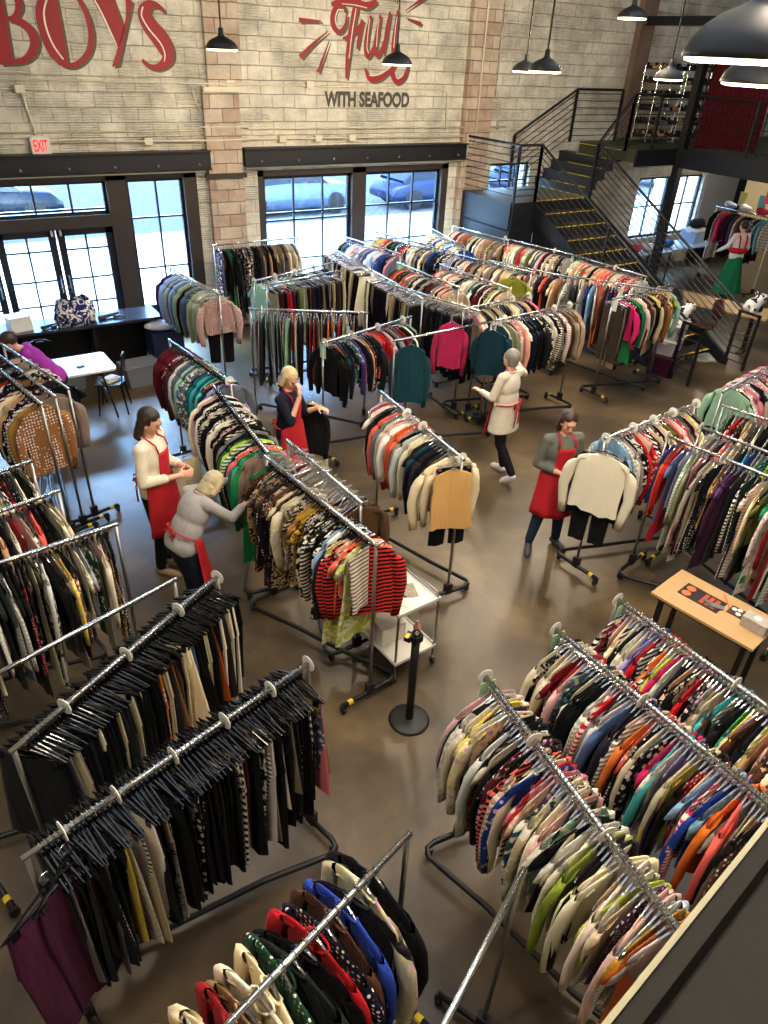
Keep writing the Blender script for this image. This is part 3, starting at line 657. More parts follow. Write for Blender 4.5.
# ---- camera
cd = bpy.data.cameras.new('camera'); cam = bpy.data.objects.new('camera', cd); COL.objects.link(cam); sc.camera = cam
cd.sensor_fit = 'VERTICAL'; cd.sensor_height = 36; cd.lens = 36*F/1024.0; cd.clip_start = .02; cd.clip_end = 200
Rz = Matrix.Rotation(YAW, 3, 'Z')
Rm = Rz @ Matrix((_r, _h, _up))
cam.matrix_world = Matrix.Translation((0,0,H)) @ Rm.to_4x4()
vs_ = sc.view_settings; vs_.view_transform = 'Standard'; vs_.look = 'None'; vs_.gamma = 1; vs_.use_curve_mapping = False; vs_.exposure = -0.1
# near ledge at the photographer's side
p0 = at(768, 822, 3.95); p1 = at(606, 1024, 3.95); d = (p0-p1).normalized(); nrm_ = Vector((d.y, -d.x, 0))
mid = (p0+p1)/2
e = MB(); R_ = Matrix.Rotation(math.atan2(d.y, d.x), 3, 'Z')
c_ = mid+nrm_*.30
o = e.box((0,0,-.05), (3.2, .6, .10), rot=R_).build('guard_ledge', M['ledge'], loc=(c_.x, c_.y, 3.95)); tag(o, 'scuffed dark ledge top in the lower right corner, nearest the viewer', 'ledge')
q = mid+nrm_*.0-c_; MB().box((q.x, q.y, -.023), (3.2, .005, .05), rot=R_).build('cream_edge', M['ledge_edge'], o)
q = mid+nrm_*.022-c_; MB().box((q.x, q.y, .001), (3.2, .006, .004), rot=R_).build('dark_groove', mat('groove_black', (12,10,8), .95, spec=.05), o)
# ================================================================== PEOPLE
def remesh(mb, name, mt, voxel=.007, smooth=4, parent=None):
    me = mb.mesh('tmp', mt); o = bpy.data.objects.new('tmp', me); COL.objects.link(o)
    r = o.modifiers.new('r', 'REMESH'); r.mode = 'VOXEL'; r.voxel_size = voxel; r.adaptivity = 0
    s_ = o.modifiers.new('s', 'SMOOTH'); s_.factor = .5; s_.iterations = smooth
    dg = bpy.context.evaluated_depsgraph_get(); dg.update()
    m2 = bpy.data.meshes.new_from_object(o.evaluated_get(dg)); m2.name = name
    bpy.data.objects.remove(o); m2.materials.clear(); m2.materials.append(mt)
    m2.polygons.foreach_set('use_smooth', [True]*len(m2.polygons))
    o = bpy.data.objects.new(name, m2); COL.objects.link(o)
    if parent is not None: o.parent = parent
    return o
def V(*a): return Vector(a)
def hand(mb, wrist, d, palm_n, side, curl=.5, sc_=1.0):
    """palm, four fingers of different lengths bending toward palm_n, thumb from the side of the palm"""
    d = Vector(d).normalized(); n = Vector(palm_n); n = (n-d*n.dot(d)).normalized(); s_ = d.cross(n).normalized()*side
    pc = wrist+d*.045*sc_; R = Matrix((s_, n, d)).transposed()
    mb.ell(pc, (.038*sc_, .015*sc_, .05*sc_), M=R); mb.cap(wrist-d*.02, wrist+d*.02, .024*sc_, .026*sc_)
    for i, (o_, L) in enumerate(((.028,.070),(.010,.080),(-.009,.074),(-.027,.058))):
        p = pc+s_*o_*sc_+d*.038*sc_; a = d
        for k, f in enumerate((.45,.32,.23)):
            a = (a*math.cos(curl*.75)+n*math.sin(curl*.75)).normalized() if k or curl else a
            # keep a in the d-n plane
            ang = curl*(k+.6); a = (d*math.cos(ang)+n*math.sin(ang)).normalized()
            q = p+a*L*f*sc_; mb.cap(p, q, (.0095-.0012*k)*sc_, (.0088-.0012*k)*sc_, 8); p = q
    p = pc+s_*.028*sc_-d*.022*sc_; a = (s_*.75+d*.6+n*.3).normalized(); q = p+a*.036*sc_; mb.cap(p, q, .0125*sc_, .0105*sc_, 8)
    a = (s_*.25+d*.8+n*.55).normalized(); mb.cap(q, q+a*.032*sc_, .0105*sc_, .0085*sc_, 8)
def person(loc, heading, label, J, top, legs, hair, shoe, sleeve='long', skin=None, apron=True, wrap=1.45, coat=0.0, hair_style='bob', face=True, skirt=None, build=1.0, size=1.0):
    """J: joints in metres, x right, y forward, z up"""
    sk = skin or M['skin']; e_ = None
    P = {k: Vector(v) for k, v in J.items() if isinstance(v, (tuple, list))}
    def g(k): return P[k]
    nd = (g('chest')-g('pelvis')).normalized()
    hd = g('head'); hdir = Vector(J.get('look', (0,1,0))).normalized(); hup = Vector(J.get('hup', (0,0,1)));
    hup = (hup-hdir*hup.dot(hdir)).normalized(); hr = hdir.cross(hup).normalized(); R = Matrix((hr, hdir, hup)).transposed()
    sr = (g('shR')-g('shL')).normalized(); fwd = nd.cross(sr).normalized()
    if fwd.dot(Vector((0,1,0))) < 0: fwd = -fwd
    Rt = Matrix((sr, fwd, nd)).transposed()
    b = MB()
    # torso and neck
    def torso(m_, k, lo=True):
        m_.ell(g('chest'), (.150*build*k, .105*k*build, .19), M=Rt, n=20, k=14)
        m_.ell((g('pelvis')*.55+g('chest')*.45), (.148*build*k, .105*k*build, .2), M=Rt, n=20, k=14)
        m_.ell(g('pelvis'), (.165*build*k, .115*k*build, .15), M=Rt, n=20, k=14)
        m_.cap(g('shL'), g('shR'), .055*k, .055*k)
        m_.cap(g('chest')+nd*.08, g('shL'), .07*k, .055*k); m_.cap(g('chest')+nd*.08, g('shR'), .07*k, .055*k)
    torso(b, 1.0)
    nb = (g('shL')+g('shR'))/2+nd*.02
    b.cap(nb, hd-hup*.06, .05, .046)
    # head
    b.ell(hd+hup*.02, (.073, .092, .105), M=R, n=20, k=14); b.ell(hd-hup*.045+hdir*.022, (.056, .066, .066), M=R, n=16, k=10)
    b.ell(hd-hup*.085+hdir*.058, (.022,.02,.018), M=R)                     # chin
    b.cap(hd+hdir*.088+hup*.014, hd+hdir*.108-hup*.018, .008, .0125, 8)     # nose
    for s_ in (-1, 1):
        b.ell(hd+hr*s_*.074-hup*.002, (.010,.020,.030), M=R)               # ears
        b.ell(hd+hr*s_*.036+hdir*.066-hup*.012, (.022,.018,.018), M=R)      # cheeks
    b.cap(hd-hr*.03+hdir*.084+hup*.036, hd+hr*.03+hdir*.084+hup*.036, .0095, .0095, 8)  # brow
    for s_, sd in (('L',-1), ('R',1)):
        b.cap(g('sh'+s_), g('el'+s_), .046, .036); b.cap(g('el'+s_), g('wr'+s_), .037, .024)
        d_ = Vector(J.get('hd'+s_, g('wr'+s_)-g('el'+s_)))
        hand(b, g('wr'+s_), d_, J.get('pn'+s_, (0,0,-1)), J.get('side'+s_, sd), J.get('curl', .55))
        b.cap(g('hip'+s_), g('kn'+s_), .078, .046); b.cap(g('kn'+s_), g('an'+s_), .045, .032)
        t_ = g('to'+s_); b.cap(g('an'+s_)-V(0,0,.05), t_, .034, .026)
    body = remesh(b, 'person', sk, .0065, 3)
    body.location = loc; body.scale = (size,)*3; body.rotation_euler.z = math.radians(heading); tag(body, label, 'person')
    par = body
    # clothing
    c = MB(); torso(c, 1.10)
    for s_ in 'LR':
        c.cap(g('sh'+s_), g('el'+s_), .058, .050)
        if sleeve == 'long': c.cap(g('el'+s_), g('wr'+s_)*.94+g('el'+s_)*.06, .050, .036)
        elif sleeve == 'elbow': c.cap(g('el'+s_), g('el'+s_)*.85+g('wr'+s_)*.15, .052, .046)
        elif sleeve == '3/4': c.cap(g('el'+s_), g('wr'+s_)*.6+g('el'+s_)*.4, .050, .043)
    if coat:
        q = g('pelvis')
        for k in range(19):
            z = q.z+.08-coat*k/18.0; w_ = .178+.05*k/18.0
            c.ell((q.x, q.y-.0, z), (w_*build, .135+.03*k/18, .05), n=24)
    else: c.ell(g('pelvis')+nd*.02, (.172*build, .122*build, .13), M=Rt, n=20)
    shirt = remesh(c, 'coat_top' if coat else 'shirt', top, .009, 4, par)
    cb = MB(); cb.tube([nb+nd*.035+(sr*math.cos(a)*.062+fwd*math.sin(a)*.058)+nd*(-.035*max(0, math.sin(a))) for a in [2*PI*i/16 for i in range(16)]], .013, 6, closed=True); cb.build('collar', top, par, True)
    l = MB(); l.ell(g('pelvis')-nd*.03, (.163*build, .118*build, .13), M=Rt, n=20)
    if skirt is None:
        for s_ in 'LR': l.cap(g('hip'+s_), g('kn'+s_), .096*build, .068); l.cap(g('kn'+s_), g('an'+s_)+V(0,0,.03), .067, .050)
        remesh(l, 'trousers', legs, .009, 4, par)
    else:
        q = g('pelvis'); vs = []; n = 40; K = 10
        for k in range(K+1):
            t = k/K; z = q.z+.08-(q.z-.02)*t
            for j in range(n):
                a = 2*PI*j/n; r_ = (.13+.20*t)*(1+.10*t*math.sin(9*a+1.5*t)); vs.append((q.x+r_*math.cos(a), q.y+r_*.85*math.sin(a), z))
        l = MB(); l.add(vs, [(k*n+j, k*n+(j+1)%n, (k+1)*n+(j+1)%n, (k+1)*n+j) for k in range(K) for j in range(n)]); l.build('skirt', legs, par, True)
    for s_ in 'LR':
        f_ = MB(); a_ = g('an'+s_); t_ = g('to'+s_); f_.cap(a_-V(0,0,.035)-(t_-a_).normalized()*.03, t_, .044, .036); f_.cap(V(a_.x,a_.y,a_.z-.06), t_+(t_-a_).normalized()*.02-V(0,0,.005), .034, .03)
        so_ = remesh(f_, 'shoe', shoe, .006, 3, par)
    # hair
    h_ = MB(); h_.ell(hd+hup*.042-hdir*.018, (.086,.100,.100), M=R, n=20, k=14)
    if hair_style == 'long':
        for k in range(5): h_.ell(hd-hdir*(.05)-hup*(.03+.035*k), (.080-.004*k,.058,.05), M=R)
        for s_ in (-1,1): h_.cap(hd+hr*s_*.07+hup*.05-hdir*.01, hd+hr*s_*.078-hup*.09-hdir*.02, .026, .024)
    elif hair_style == 'bob':
        for k in range(3): h_.ell(hd-hdir*(.045)-hup*(.02+.03*k), (.084,.066,.055), M=R)
        for s_ in (-1,1): h_.cap(hd+hr*s_*.072+hup*.05-hdir*.005, hd+hr*s_*.082-hup*.055-hdir*.01, .030, .030)
    elif hair_style == 'bun': h_.ell(hd-hdir*.10+hup*.055, (.042,.040,.040), M=R)
    elif hair_style == 'short': h_.ell(hd-hdir*.045-hup*.02, (.078,.058,.06), M=R)
    hm = remesh(h_, 'hair', hair, .007, 2, par)
    # cut the fringe back from the face
    bm = bmesh.new(); bm.from_mesh(hm.data)
    kill = [v for v in bm.verts if (v.co-hd).dot(hdir) > .045 and (v.co-hd).dot(hup) < .062]
    bmesh.ops.delete(bm, geom=kill, context='VERTS'); bm.to_mesh(hm.data); bm.free()
    if face:
        f_ = MB()
        for s_ in (-1, 1): f_.ell(hd+hr*s_*.030+hdir*.0905+hup*.018, (.0095,.004,.0050), M=R, n=10, k=6)
        f_.build('eyes', M['black'], par, True)
        f_ = MB()
        for s_ in (-1, 1): f_.cap(hd+hr*s_*.018+hdir*.0965+hup*.041, hd+hr*s_*.046+hdir*.082+hup*.040, .0022, .0018, 6)
        f_.build('eyebrows', hair, par, True)
        MB().ell(hd-hup*.050+hdir*.090, (.018,.006,.0055), M=R, n=12, k=6).build('lips', M['lips'], par, True)
    if apron:
        # bib and skirt wrap round the front of the body
        vs = []; n = 18; rows = []
        q0 = g('pelvis')
        ta, tb = g('chest')+nd*.08, g('pelvis')
        for k in range(14):
            t = k/13.0
            if t < .45: c_ = ta+(tb+V(0,0,.1)-ta)*(t/.45); sp = .55+.1*t; rx, ry = .165*build, .125*build; ax = (sr, fwd)
            else:
                u_ = (t-.45)/.55; c_ = tb+V(0,0,.1-.50*u_); sp = wrap; rx, ry = (.19+.05*u_)*build, (.145+.07*u_)*build; ax = (sr, V(fwd.x, fwd.y, 0).normalized())
            for j in range(n+1):
                a = PI/2+sp*(1-2*j/n)*1.0
                w_ = 1+.035*math.sin(9*a)*max(0, (t-.45))*2
                vs.append(c_+ax[0]*math.cos(a)*rx*w_+ax[1]*math.sin(a)*ry*w_)
        m_ = MB(); m_.add(vs, [(k*(n+1)+j, k*(n+1)+j+1, (k+1)*(n+1)+j+1, (k+1)*(n+1)+j) for k in range(13) for j in range(n)])
        ap = m_.build('apron', M['red_apron'], par, True); sd_ = ap.modifiers.new('thick', 'SOLIDIFY'); sd_.thickness = .004
        m_ = MB(); tl, tr = vs[0], vs[n]
        for pt, s_ in ((tl, -1), (tr, 1)):
            m_.tube([pt, g('chest')+nd*.15+sr*s_*.085+fwd*.085, nb+nd*.045+sr*s_*.065, nb+nd*.05-fwd*.055+sr*s_*.02], .011, 6, flat=.4)
        m_.build('neck_strap', M['red_apron'], par, True)
        wz = g('pelvis')+nd*.10; m_ = MB()
        m_.tube([wz+sr*math.cos(a)*.182*build-fwd*math.sin(a)*.138*build for a in [PI*i/12 for i in range(13)]], .014, 6, flat=.4)
        bk = wz-fwd*.145*build
        m_.tube([bk, bk+sr*.05+nd*.02-fwd*.02, bk+sr*.07-nd*.03-fwd*.02, bk], .010, 6); m_.tube([bk, bk-sr*.05+nd*.02-fwd*.02, bk-sr*.07-nd*.03-fwd*.02, bk], .010, 6)
        m_.tube([bk, bk-V(0,0,.14)-fwd*.03-sr*.02, bk-V(0,0,.3)-fwd*.02-sr*.03], .012, 6, flat=.5); m_.tube([bk, bk-V(0,0,.12)-fwd*.03+sr*.03, bk-V(0,0,.26)-fwd*.02+sr*.05], .012, 6, flat=.5)
        m_.build('waist_tie', M['red_apron'], par, True)
    return body
M['lips'] = mat('lips', (204,124,108), .5)
def cl(name, rgb, noise=.15, ns=20): return mat(name, rgb, .85, noise=noise, nscale=ns, bump=.4, bscale=25, spec=.2)
HA = {k: mat('hair_'+k, v, .5, noise=.35, nscale=30, bump=.6, bscale=50) for k, v in {'dark':(40,26,20),'blonde':(206,184,134),'ash':(176,160,124),'grey':(136,128,118),'brown':(50,32,24)}.items()}
def stand(**k):
    J = dict(pelvis=(0,0,.93), chest=(0,.01,1.24), shL=(-.165,0,1.37), shR=(.165,0,1.37), head=(0,.03,1.56), look=(0,1,-.35),
             elL=(-.22,-.02,1.10), wrL=(-.17,.2,1.06), elR=(.22,-.02,1.10), wrR=(.17,.2,1.06),
             hipL=(-.085,0,.88), hipR=(.085,0,.88), knL=(-.09,.03,.49), knR=(.09,.03,.49), anL=(-.09,-.02,.085), anR=(.09,-.02,.085), toL=(-.10,.13,.035), toR=(.10,.13,.035))
    J.update(k); return J
# dark-haired woman sorting trousers, facing the rack
person((1.33, 6.03, 0), -132, 'woman with dark hair, cream blouse and red apron holding beige trousers', stand(look=(.1,1,-.4), elL=(-.235,.0,1.09), wrL=(-.08,.26,1.12), elR=(.235,.02,1.09), wrR=(.08,.27,1.12), pnL=(1,0,-.2), pnR=(-1,0,-.2)),
       cl('cream_blouse', (226,214,190)), cl('black_trousers', (18,18,22)), HA['dark'], mat('tan_shoe', (142,118,88), .5), '3/4', size=1.08, build=1.03, hair_style='long')
# grey jumper woman bending and reaching into the rack
person((1.40, 5.20, 0), -76, 'woman with ash blonde bob, grey jumper and red apron reaching into the rack', stand(pelvis=(0,-.12,.93), chest=(0,.04,1.20), shL=(-.165,.10,1.30), shR=(.165,.10,1.30), head=(0,.25,1.38), look=(0,.75,-.75), hup=(0,.7,.7),
       elL=(-.2,.33,1.24), wrL=(-.10,.55,1.30), elR=(.22,.28,1.12), wrR=(.14,.52,1.16), hdL=(0,1,0), hdR=(0,1,.2), hipL=(-.085,-.12,.88), hipR=(.085,-.12,.88), knL=(-.09,-.04,.49), knR=(.09,-.04,.49)),
       cl('grey_jumper', (158,154,150)), cl('dark_jeans', (30,36,52)), HA['ash'], mat('white_shoe', (210,205,196), .5), '3/4', build=1.1, size=.97)
# blonde woman with hand on mouth
person((3.02, 6.66, 0), -145, 'blonde woman in navy cardigan and red apron, hand raised to her mouth', stand(look=(.3,1,-.45), elL=(-.2,.10,1.10), wrL=(-.22,.26,1.18), elR=(.19,.14,1.14), wrR=(.035,.17,1.40), hdR=(-.25,-.15,1), pnR=(0,-1,0), sideR=-1, hdL=(0,1,0)),
       cl('navy_cardigan', (26,28,42)), cl('blue_jeans', (44,66,104)), HA['blonde'], mat('black_shoe', (24,24,26), .5), 'elbow', build=1.05)
# white-clad woman from behind
person((5.66, 6.0, 0), 12, 'grey-haired woman in a long white shirt seen from behind, red apron ties', stand(look=(.1,1,.1), elL=(-.25,.04,1.12), wrL=(-.20,.26,1.12), elR=(.33,.04,1.30), wrR=(.24,.12,1.44), hdR=(-.3,.3,1), hdL=(0,1,.2), knR=(.09,.08,.5), anL=(-.10,-.30,.14), toL=(-.12,-.20,.035), knL=(-.09,-.06,.48)),
       cl('white_shirt', (218,208,190)), cl('black_leggings', (18,18,20)), HA['grey'], mat('white_sneaker', (224,220,212), .5), 'long', coat=.34, wrap=.9, hair_style='short', build=1.08)
# right woman, looking down at item
person((5.05, 4.45, 0), 160, 'woman with long brown hair, grey shirt and red apron standing at right', stand(look=(.1,1,-.35), elL=(-.235,-.01,1.09), wrL=(-.07,.22,1.10), elR=(.235,-.01,1.09), wrR=(.06,.22,1.08), pnL=(1,0,0), pnR=(-1,0,0), anL=(-.16,-.04,.085), toL=(-.20,.10,.035), anR=(.16,-.02,.085), toR=(.22,.12,.035), knL=(-.11,.02,.49), knR=(.12,.02,.49)),
       cl('grey_shirt', (98,100,92)), cl('blue_jeans_dark', (38,50,76)), HA['brown'], mat('grey_sneaker', (58,62,62), .6), '3/4', hair_style='long', build=1.05)
# purple jumper woman leaning at the left edge
person((.95, 9.42, 0), 78, 'woman in a purple jumper with her hair in a bun, leaning at the left edge', stand(pelvis=(0,-.10,.93), chest=(0,.10,1.18), shL=(-.165,.17,1.28), shR=(.165,.17,1.28), head=(0,.33,1.40), look=(0,1,-.6), hup=(0,.6,.8), elL=(-.22,.26,1.02), wrL=(-.16,.45,.96), elR=(.22,.26,1.02), wrR=(.16,.45,.96), hipL=(-.085,-.1,.88), hipR=(.085,-.1,.88)),
       cl('purple_jumper', (142,44,142)), cl('black_trousers_b', (20,20,24)), HA['brown'], mat('dark_shoe', (30,28,28), .5), 'long', apron=False, hair_style='bun', build=1.05)
# costumed figure under the mezzanine
pc = person((16.0, 10.1, 0), -20, 'figure in white puff-sleeved blouse, red bodice and long green skirt', stand(elL=(-.30,.0,1.14), wrL=(-.42,.12,1.02), look=(0,1,0)),
       cl('white_blouse', (226,226,226)), cl('green_skirt', (22,110,74)), HA['dark'], mat('dark_shoe_b', (30,28,28), .5), 'long', apron=False, hair_style='bun', skirt=True)
m_ = MB(); m_.tube([V(.165*math.cos(a), .125*math.sin(a), 1.06) for a in [2*PI*i/16 for i in range(16)]], .06, 8, closed=True)
for s_ in (-1, 1): m_.tube([(s_*.07, -.13, 1.08), (s_*.09, -.10, 1.32), (s_*.09, 0, 1.44), (s_*.08, .11, 1.3), (s_*.07, .13, 1.08)], .02, 6)
m_.build('red_bodice', cl('red_bodice', (206,30,54)), pc, True)
# ================================================================== GARMENTS
def garment_top(seed, L, hw, sleeve, thick, flare=0.0, waist=.0, sl_len=None, arm=.05):
    if hw < .2: sl_len = sl_len
    rnd = random.Random(seed); N = 20
    zs = [-.082, -.092, -.108, -.128, -.150, -.185, -.25]; nb = 7
    for i in range(1, nb+1): zs.append(-.25-(L-.25)*i/nb)
    ws = [.062, .085, .13, .18, hw*.96, hw, hw*.95]
    for i in range(1, nb+1):
        t = i/nb; ws.append(hw*(.95-waist*math.sin(PI*min(1, t*1.3)))*(1+flare*t))
    ph = [rnd.uniform(0, 6.28) for _ in range(6)]; kf = rnd.choice([5, 6, 7]); sway = rnd.uniform(-.012, .012)
    mb = MB(); vs = []
    for i, (z, w) in enumerate(zip(zs, ws)):
        t = max(0, (-z-.15)/(L-.15)); th = thick*(.75 if i < 4 else 1.0)*(1+.15*t)
        for j in range(N):
            a = 2*PI*j/N; c, s_ = math.cos(a), math.sin(a)
            sx = math.copysign(abs(c)**.85, c)
            y = s_*th*(.75+.25*math.sin(3*sx+ph[4]+4*t)) + t*thick*.95*math.sin(kf*sx*1.5+ph[0]+1.6*t) + sway*t*2.5 + .010*math.sin(3*sx*w/.2+ph[5])*min(1, t*2)
            x = sx*w + t*.012*math.sin(ph[1]+5*t)
            vs.append((x, y, z-(.018*t*math.sin(3*c+ph[2]) if i == len(zs)-1 else 0)))
    k = len(zs); fs = [(i*N+j, i*N+(j+1) % N, (i+1)*N+(j+1) % N, (i+1)*N+j) for i in range(k-1) for j in range(N)]
    mb.add(vs, fs)
    if sleeve != 'none':
        SL = sl_len or (.30 if sleeve == 'short' else .60)
        for sg in (-1, 1):
            e1 = rnd.uniform(.015, .05); b_ = rnd.uniform(-.015, .015)
            pts = [(sg*hw*.80, 0, -.165), (sg*(hw+.012), 0, -.205), (sg*(hw+.02+e1*.5), b_*.5, -.30)]
            if sleeve == 'long': pts += [(sg*(hw+.03+e1), b_, -.165-SL*.5), (sg*(hw+.01+e1), b_*1.5, -.165-SL*.8), (sg*(hw+.0+e1), b_*2, -.165-SL)]
            rr = [arm*1.1, arm*1.15, arm*1.1]+([arm*.92, arm*.8, arm*.66] if sleeve == 'long' else [])
            n = 8; V = []
            for i, (p, r_) in enumerate(zip(pts, rr)):
                for j in range(n):
                    a = 2*PI*j/n
                    V.append((p[0]+math.cos(a)*r_, p[1]+math.sin(a)*min(r_*.5, thick*1.2), p[2]+(-math.cos(a)*sg*.03 if i < 2 else 0)+.008*math.sin(ph[3]+3*i+j)))
            kk = len(pts)
            mb.add(V, [(i*n+j, i*n+(j+1) % n, (i+1)*n+(j+1) % n, (i+1)*n+j) for i in range(kk-1) for j in range(n)]+[tuple(range((kk-1)*n, kk*n))])
    return mb
def garment_legs(seed, L, hw, thick, split=True, flare=0.0):
    rnd = random.Random(seed); ph = [rnd.uniform(0, 6.28) for _ in range(4)]; mb = MB(); N = 14
    zt = -.125
    def tube(cx0, cx1, w0, w1, z0, z1, k, first=False):
        vs = []
        for i in range(k+1):
            t = i/k; z = z0+(z1-z0)*t; w = w0+(w1-w0)*t; cx_ = cx0+(cx1-cx0)*t
            tt = (zt-z)/(L)
            for j in range(N):
                a = 2*PI*j/N; c = math.cos(a); sx = math.copysign(abs(c)**.85, c)
                vs.append((cx_+sx*w, math.sin(a)*thick*(.7+.4*tt)+thick*.6*tt*math.sin(4*sx+ph[0]+2*tt)+.02*tt*math.sin(ph[1]), z))
        mb.add(vs, [(i*N+j, i*N+(j+1) % N, (i+1)*N+(j+1) % N, (i+1)*N+j) for i in range(k) for j in range(N)])
    if split:
        tube(0, 0, hw, hw*1.12, zt, zt-.28, 4)
        for sg in (-1, 1): tube(sg*hw*.53, sg*hw*(.55+flare), hw*.56, hw*(.42+flare), zt-.24, -L, 7)
    else: tube(0, 0, hw, hw*(1.25+flare), zt, -L, 9)
    return mb
def hook(mb, zb=-.06):
    pts = [(.0, 0, zb), (.0, 0, -.035), (-.012, 0, -.022), (-.019, 0, -.006)]+[(.0205*math.cos(a), 0, .0205*math.sin(a)) for a in [PI-.1, PI*.8, PI*.6, PI*.4, PI*.2, 0, -.5]]
    return mb.tube(pts, .0024, 5)
def make_hanger(kind, mt, fine, par):
    """shoulder or clip hanger; the hook is its sub-part on garments seen close"""
    mb = MB()
    if kind == 'shoulder':
        pts = [(-.198,0,-.158),(-.17,0,-.140),(-.1,0,-.110),(-.03,0,-.075),(0,0,-.062),(.03,0,-.075),(.1,0,-.110),(.17,0,-.140),(.198,0,-.158)]
        mb.tube(pts, [.004,.005,.0055,.006,.008,.006,.0055,.005,.004], 6, flat=.7); mb.tube([(-.19,0,-.162),(.19,0,-.162)], .004, 5); mb.box((0,0,-.05), (.02,.012,.03))
    elif kind == 'clip':
        mb.tube([(-.17,0,-.098),(-.1,0,-.088),(0,0,-.07),(.1,0,-.088),(.17,0,-.098)], .0075, 6)
        for sx in (-.14, .14): mb.box((sx,0,-.118), (.03,.022,.05)); mb.box((sx,0,-.14), (.036,.014,.02))
        mb.box((0,0,-.058), (.022,.013,.03))
    else:   # broad black hanger with arms, bar and clips
        mb.tube([(-.20,0,-.125),(-.1,0,-.088),(0,0,-.058),(.1,0,-.088),(.20,0,-.125)], [.005,.0065,.008,.0065,.005], 6, flat=.8)
        mb.box((0,0,-.127), (.38,.008,.010))
        for sx in (-.15, .15): mb.box((sx,0,-.142), (.03,.026,.045))
        mb.box((0,0,-.055), (.025,.014,.04))
    if not fine: hook(mb)
    o = mb.build('hanger', [mt], par)
    if fine: hook(MB()).build('hook', M['chrome'], o)
    else: pass
    return o
DEFS = {  # kind : mesh makers
 'shirt': [lambda s: garment_top(s, .66, .205, 'short', .0125, .10), lambda s: garment_top(s, .62, .205, 'short', .013, .04), lambda s: garment_top(s, .68, .21, 'short', .012, .12)],
 'blouse': [lambda s: garment_top(s, .68, .205, 'long', .0125, .06), lambda s: garment_top(s, .72, .20, 'long', .012, .14), lambda s: garment_top(s, .66, .21, 'long', .013, .04), lambda s: garment_top(s, .76, .20, 'long', .012, .10)],
 'tank top': [lambda s: garment_top(s, .62, .19, 'none', .012, .18), lambda s: garment_top(s, .66, .185, 'none', .012, .10)],
 'sweater': [lambda s: garment_top(s, .60, .215, 'long', .017, .0, .03), lambda s: garment_top(s, .66, .22, 'long', .018, .02), lambda s: garment_top(s, .56, .215, 'long', .016, -.04)],
 'jacket': [lambda s: garment_top(s, .68, .22, 'long', .018, .04, .05, arm=.056), lambda s: garment_top(s, .74, .22, 'long', .018, .08, .06, arm=.056), lambda s: garment_top(s, .60, .215, 'long', .017, .02, .03, arm=.054)],
 'dress': [lambda s: garment_top(s, 1.02, .19, 'none', .014, .30, .12), lambda s: garment_top(s, 1.08, .195, 'short', .014, .25, .12), lambda s: garment_top(s, 1.12, .195, 'long', .014, .22, .10)],
 'pair of trousers': [lambda s: garment_legs(s, 1.06, .18, .015), lambda s: garment_legs(s, 1.02, .17, .014, flare=.05), lambda s: garment_legs(s, 1.0, .175, .016)],
 'skirt': [lambda s: garment_legs(s, .72, .17, .014, False, .15), lambda s: garment_legs(s, .86, .165, .014, False, .25)],
 'coat': [lambda s: garment_top(s, 1.02, .225, 'long', .024, .1, .04, arm=.062, sl_len=.64), lambda s: garment_top(s, .92, .225, 'long', .024, .1, .05, arm=.062)],
}
NAMES = {'shirt':'shirt','tank top':'tank_top','blouse':'blouse','sweater':'sweater','jacket':'jacket','dress':'dress','pair of trousers':'trousers','skirt':'skirt','coat':'coat'}
PROTO = {}; CHILD = {}
def proto(kind, var, hg, fine):
    """first garment of each make is placed itself, later ones are copies of it and its parts"""
    key = (kind, var, hg, fine)
    if key in PROTO: return PROTO[key], True
    me = DEFS[kind][var](hash((len(kind), var)) % 997+3).mesh(NAMES[kind], M_CLOTH['plain'], True)
    o = bpy.data.objects.new(NAMES[kind], me); COL.objects.link(o)
    low = kind in ('pair of trousers', 'skirt')
    mt = {'clear':M['clear'],'black':M['black_gloss'],'white':M['white']}[hg]
    h_ = make_hanger(('broad' if hg == 'black' else 'clip') if low else 'shoulder', mt, fine, o)
    if fine and kind in ('jacket', 'coat'):
        MB().tube([(-.065,0.012,-.084),(-.045,.020,-.074),(0,.024,-.070),(.045,.020,-.074),(.065,.012,-.084),(.05,-.012,-.10),(.0,-.020,-.15),(-.05,-.012,-.10)], .0065, 6, closed=True).build('collar', M_CLOTH['plain'], o, True)
    CHILD[o.name] = [c for c in COL.objects if c.parent == o]
    for c in CHILD[o.name]: CHILD[c.name] = [d for d in COL.objects if d.parent == c]
    PROTO[key] = o
    return o, False
M_CLOTH = {p: bpy.data.materials['cloth_'+p.replace(' ', '_').replace('-', '_')] for p in PATS}
def dup(o, parent=None):
    c = o.copy(); COL.objects.link(c)
    if parent is not None: c.parent = parent
    for ch in CHILD.get(o.name, []): dup(ch, c)
    return c
USED = set(); COUNT = {}
PROTO_BY_MESH = {}
def colour(o, rgb, pat):
    o.color = (*lin(rgb), 1)
    if o.material_slots:
        o.material_slots[0].link = 'OBJECT'; o.material_slots[0].material = M_CLOTH[pat]
def jit(c, rnd):
    f = rnd.uniform(.86, 1.14); return tuple(max(0, min(255, v*f+rnd.uniform(-5, 5))) for v in c)
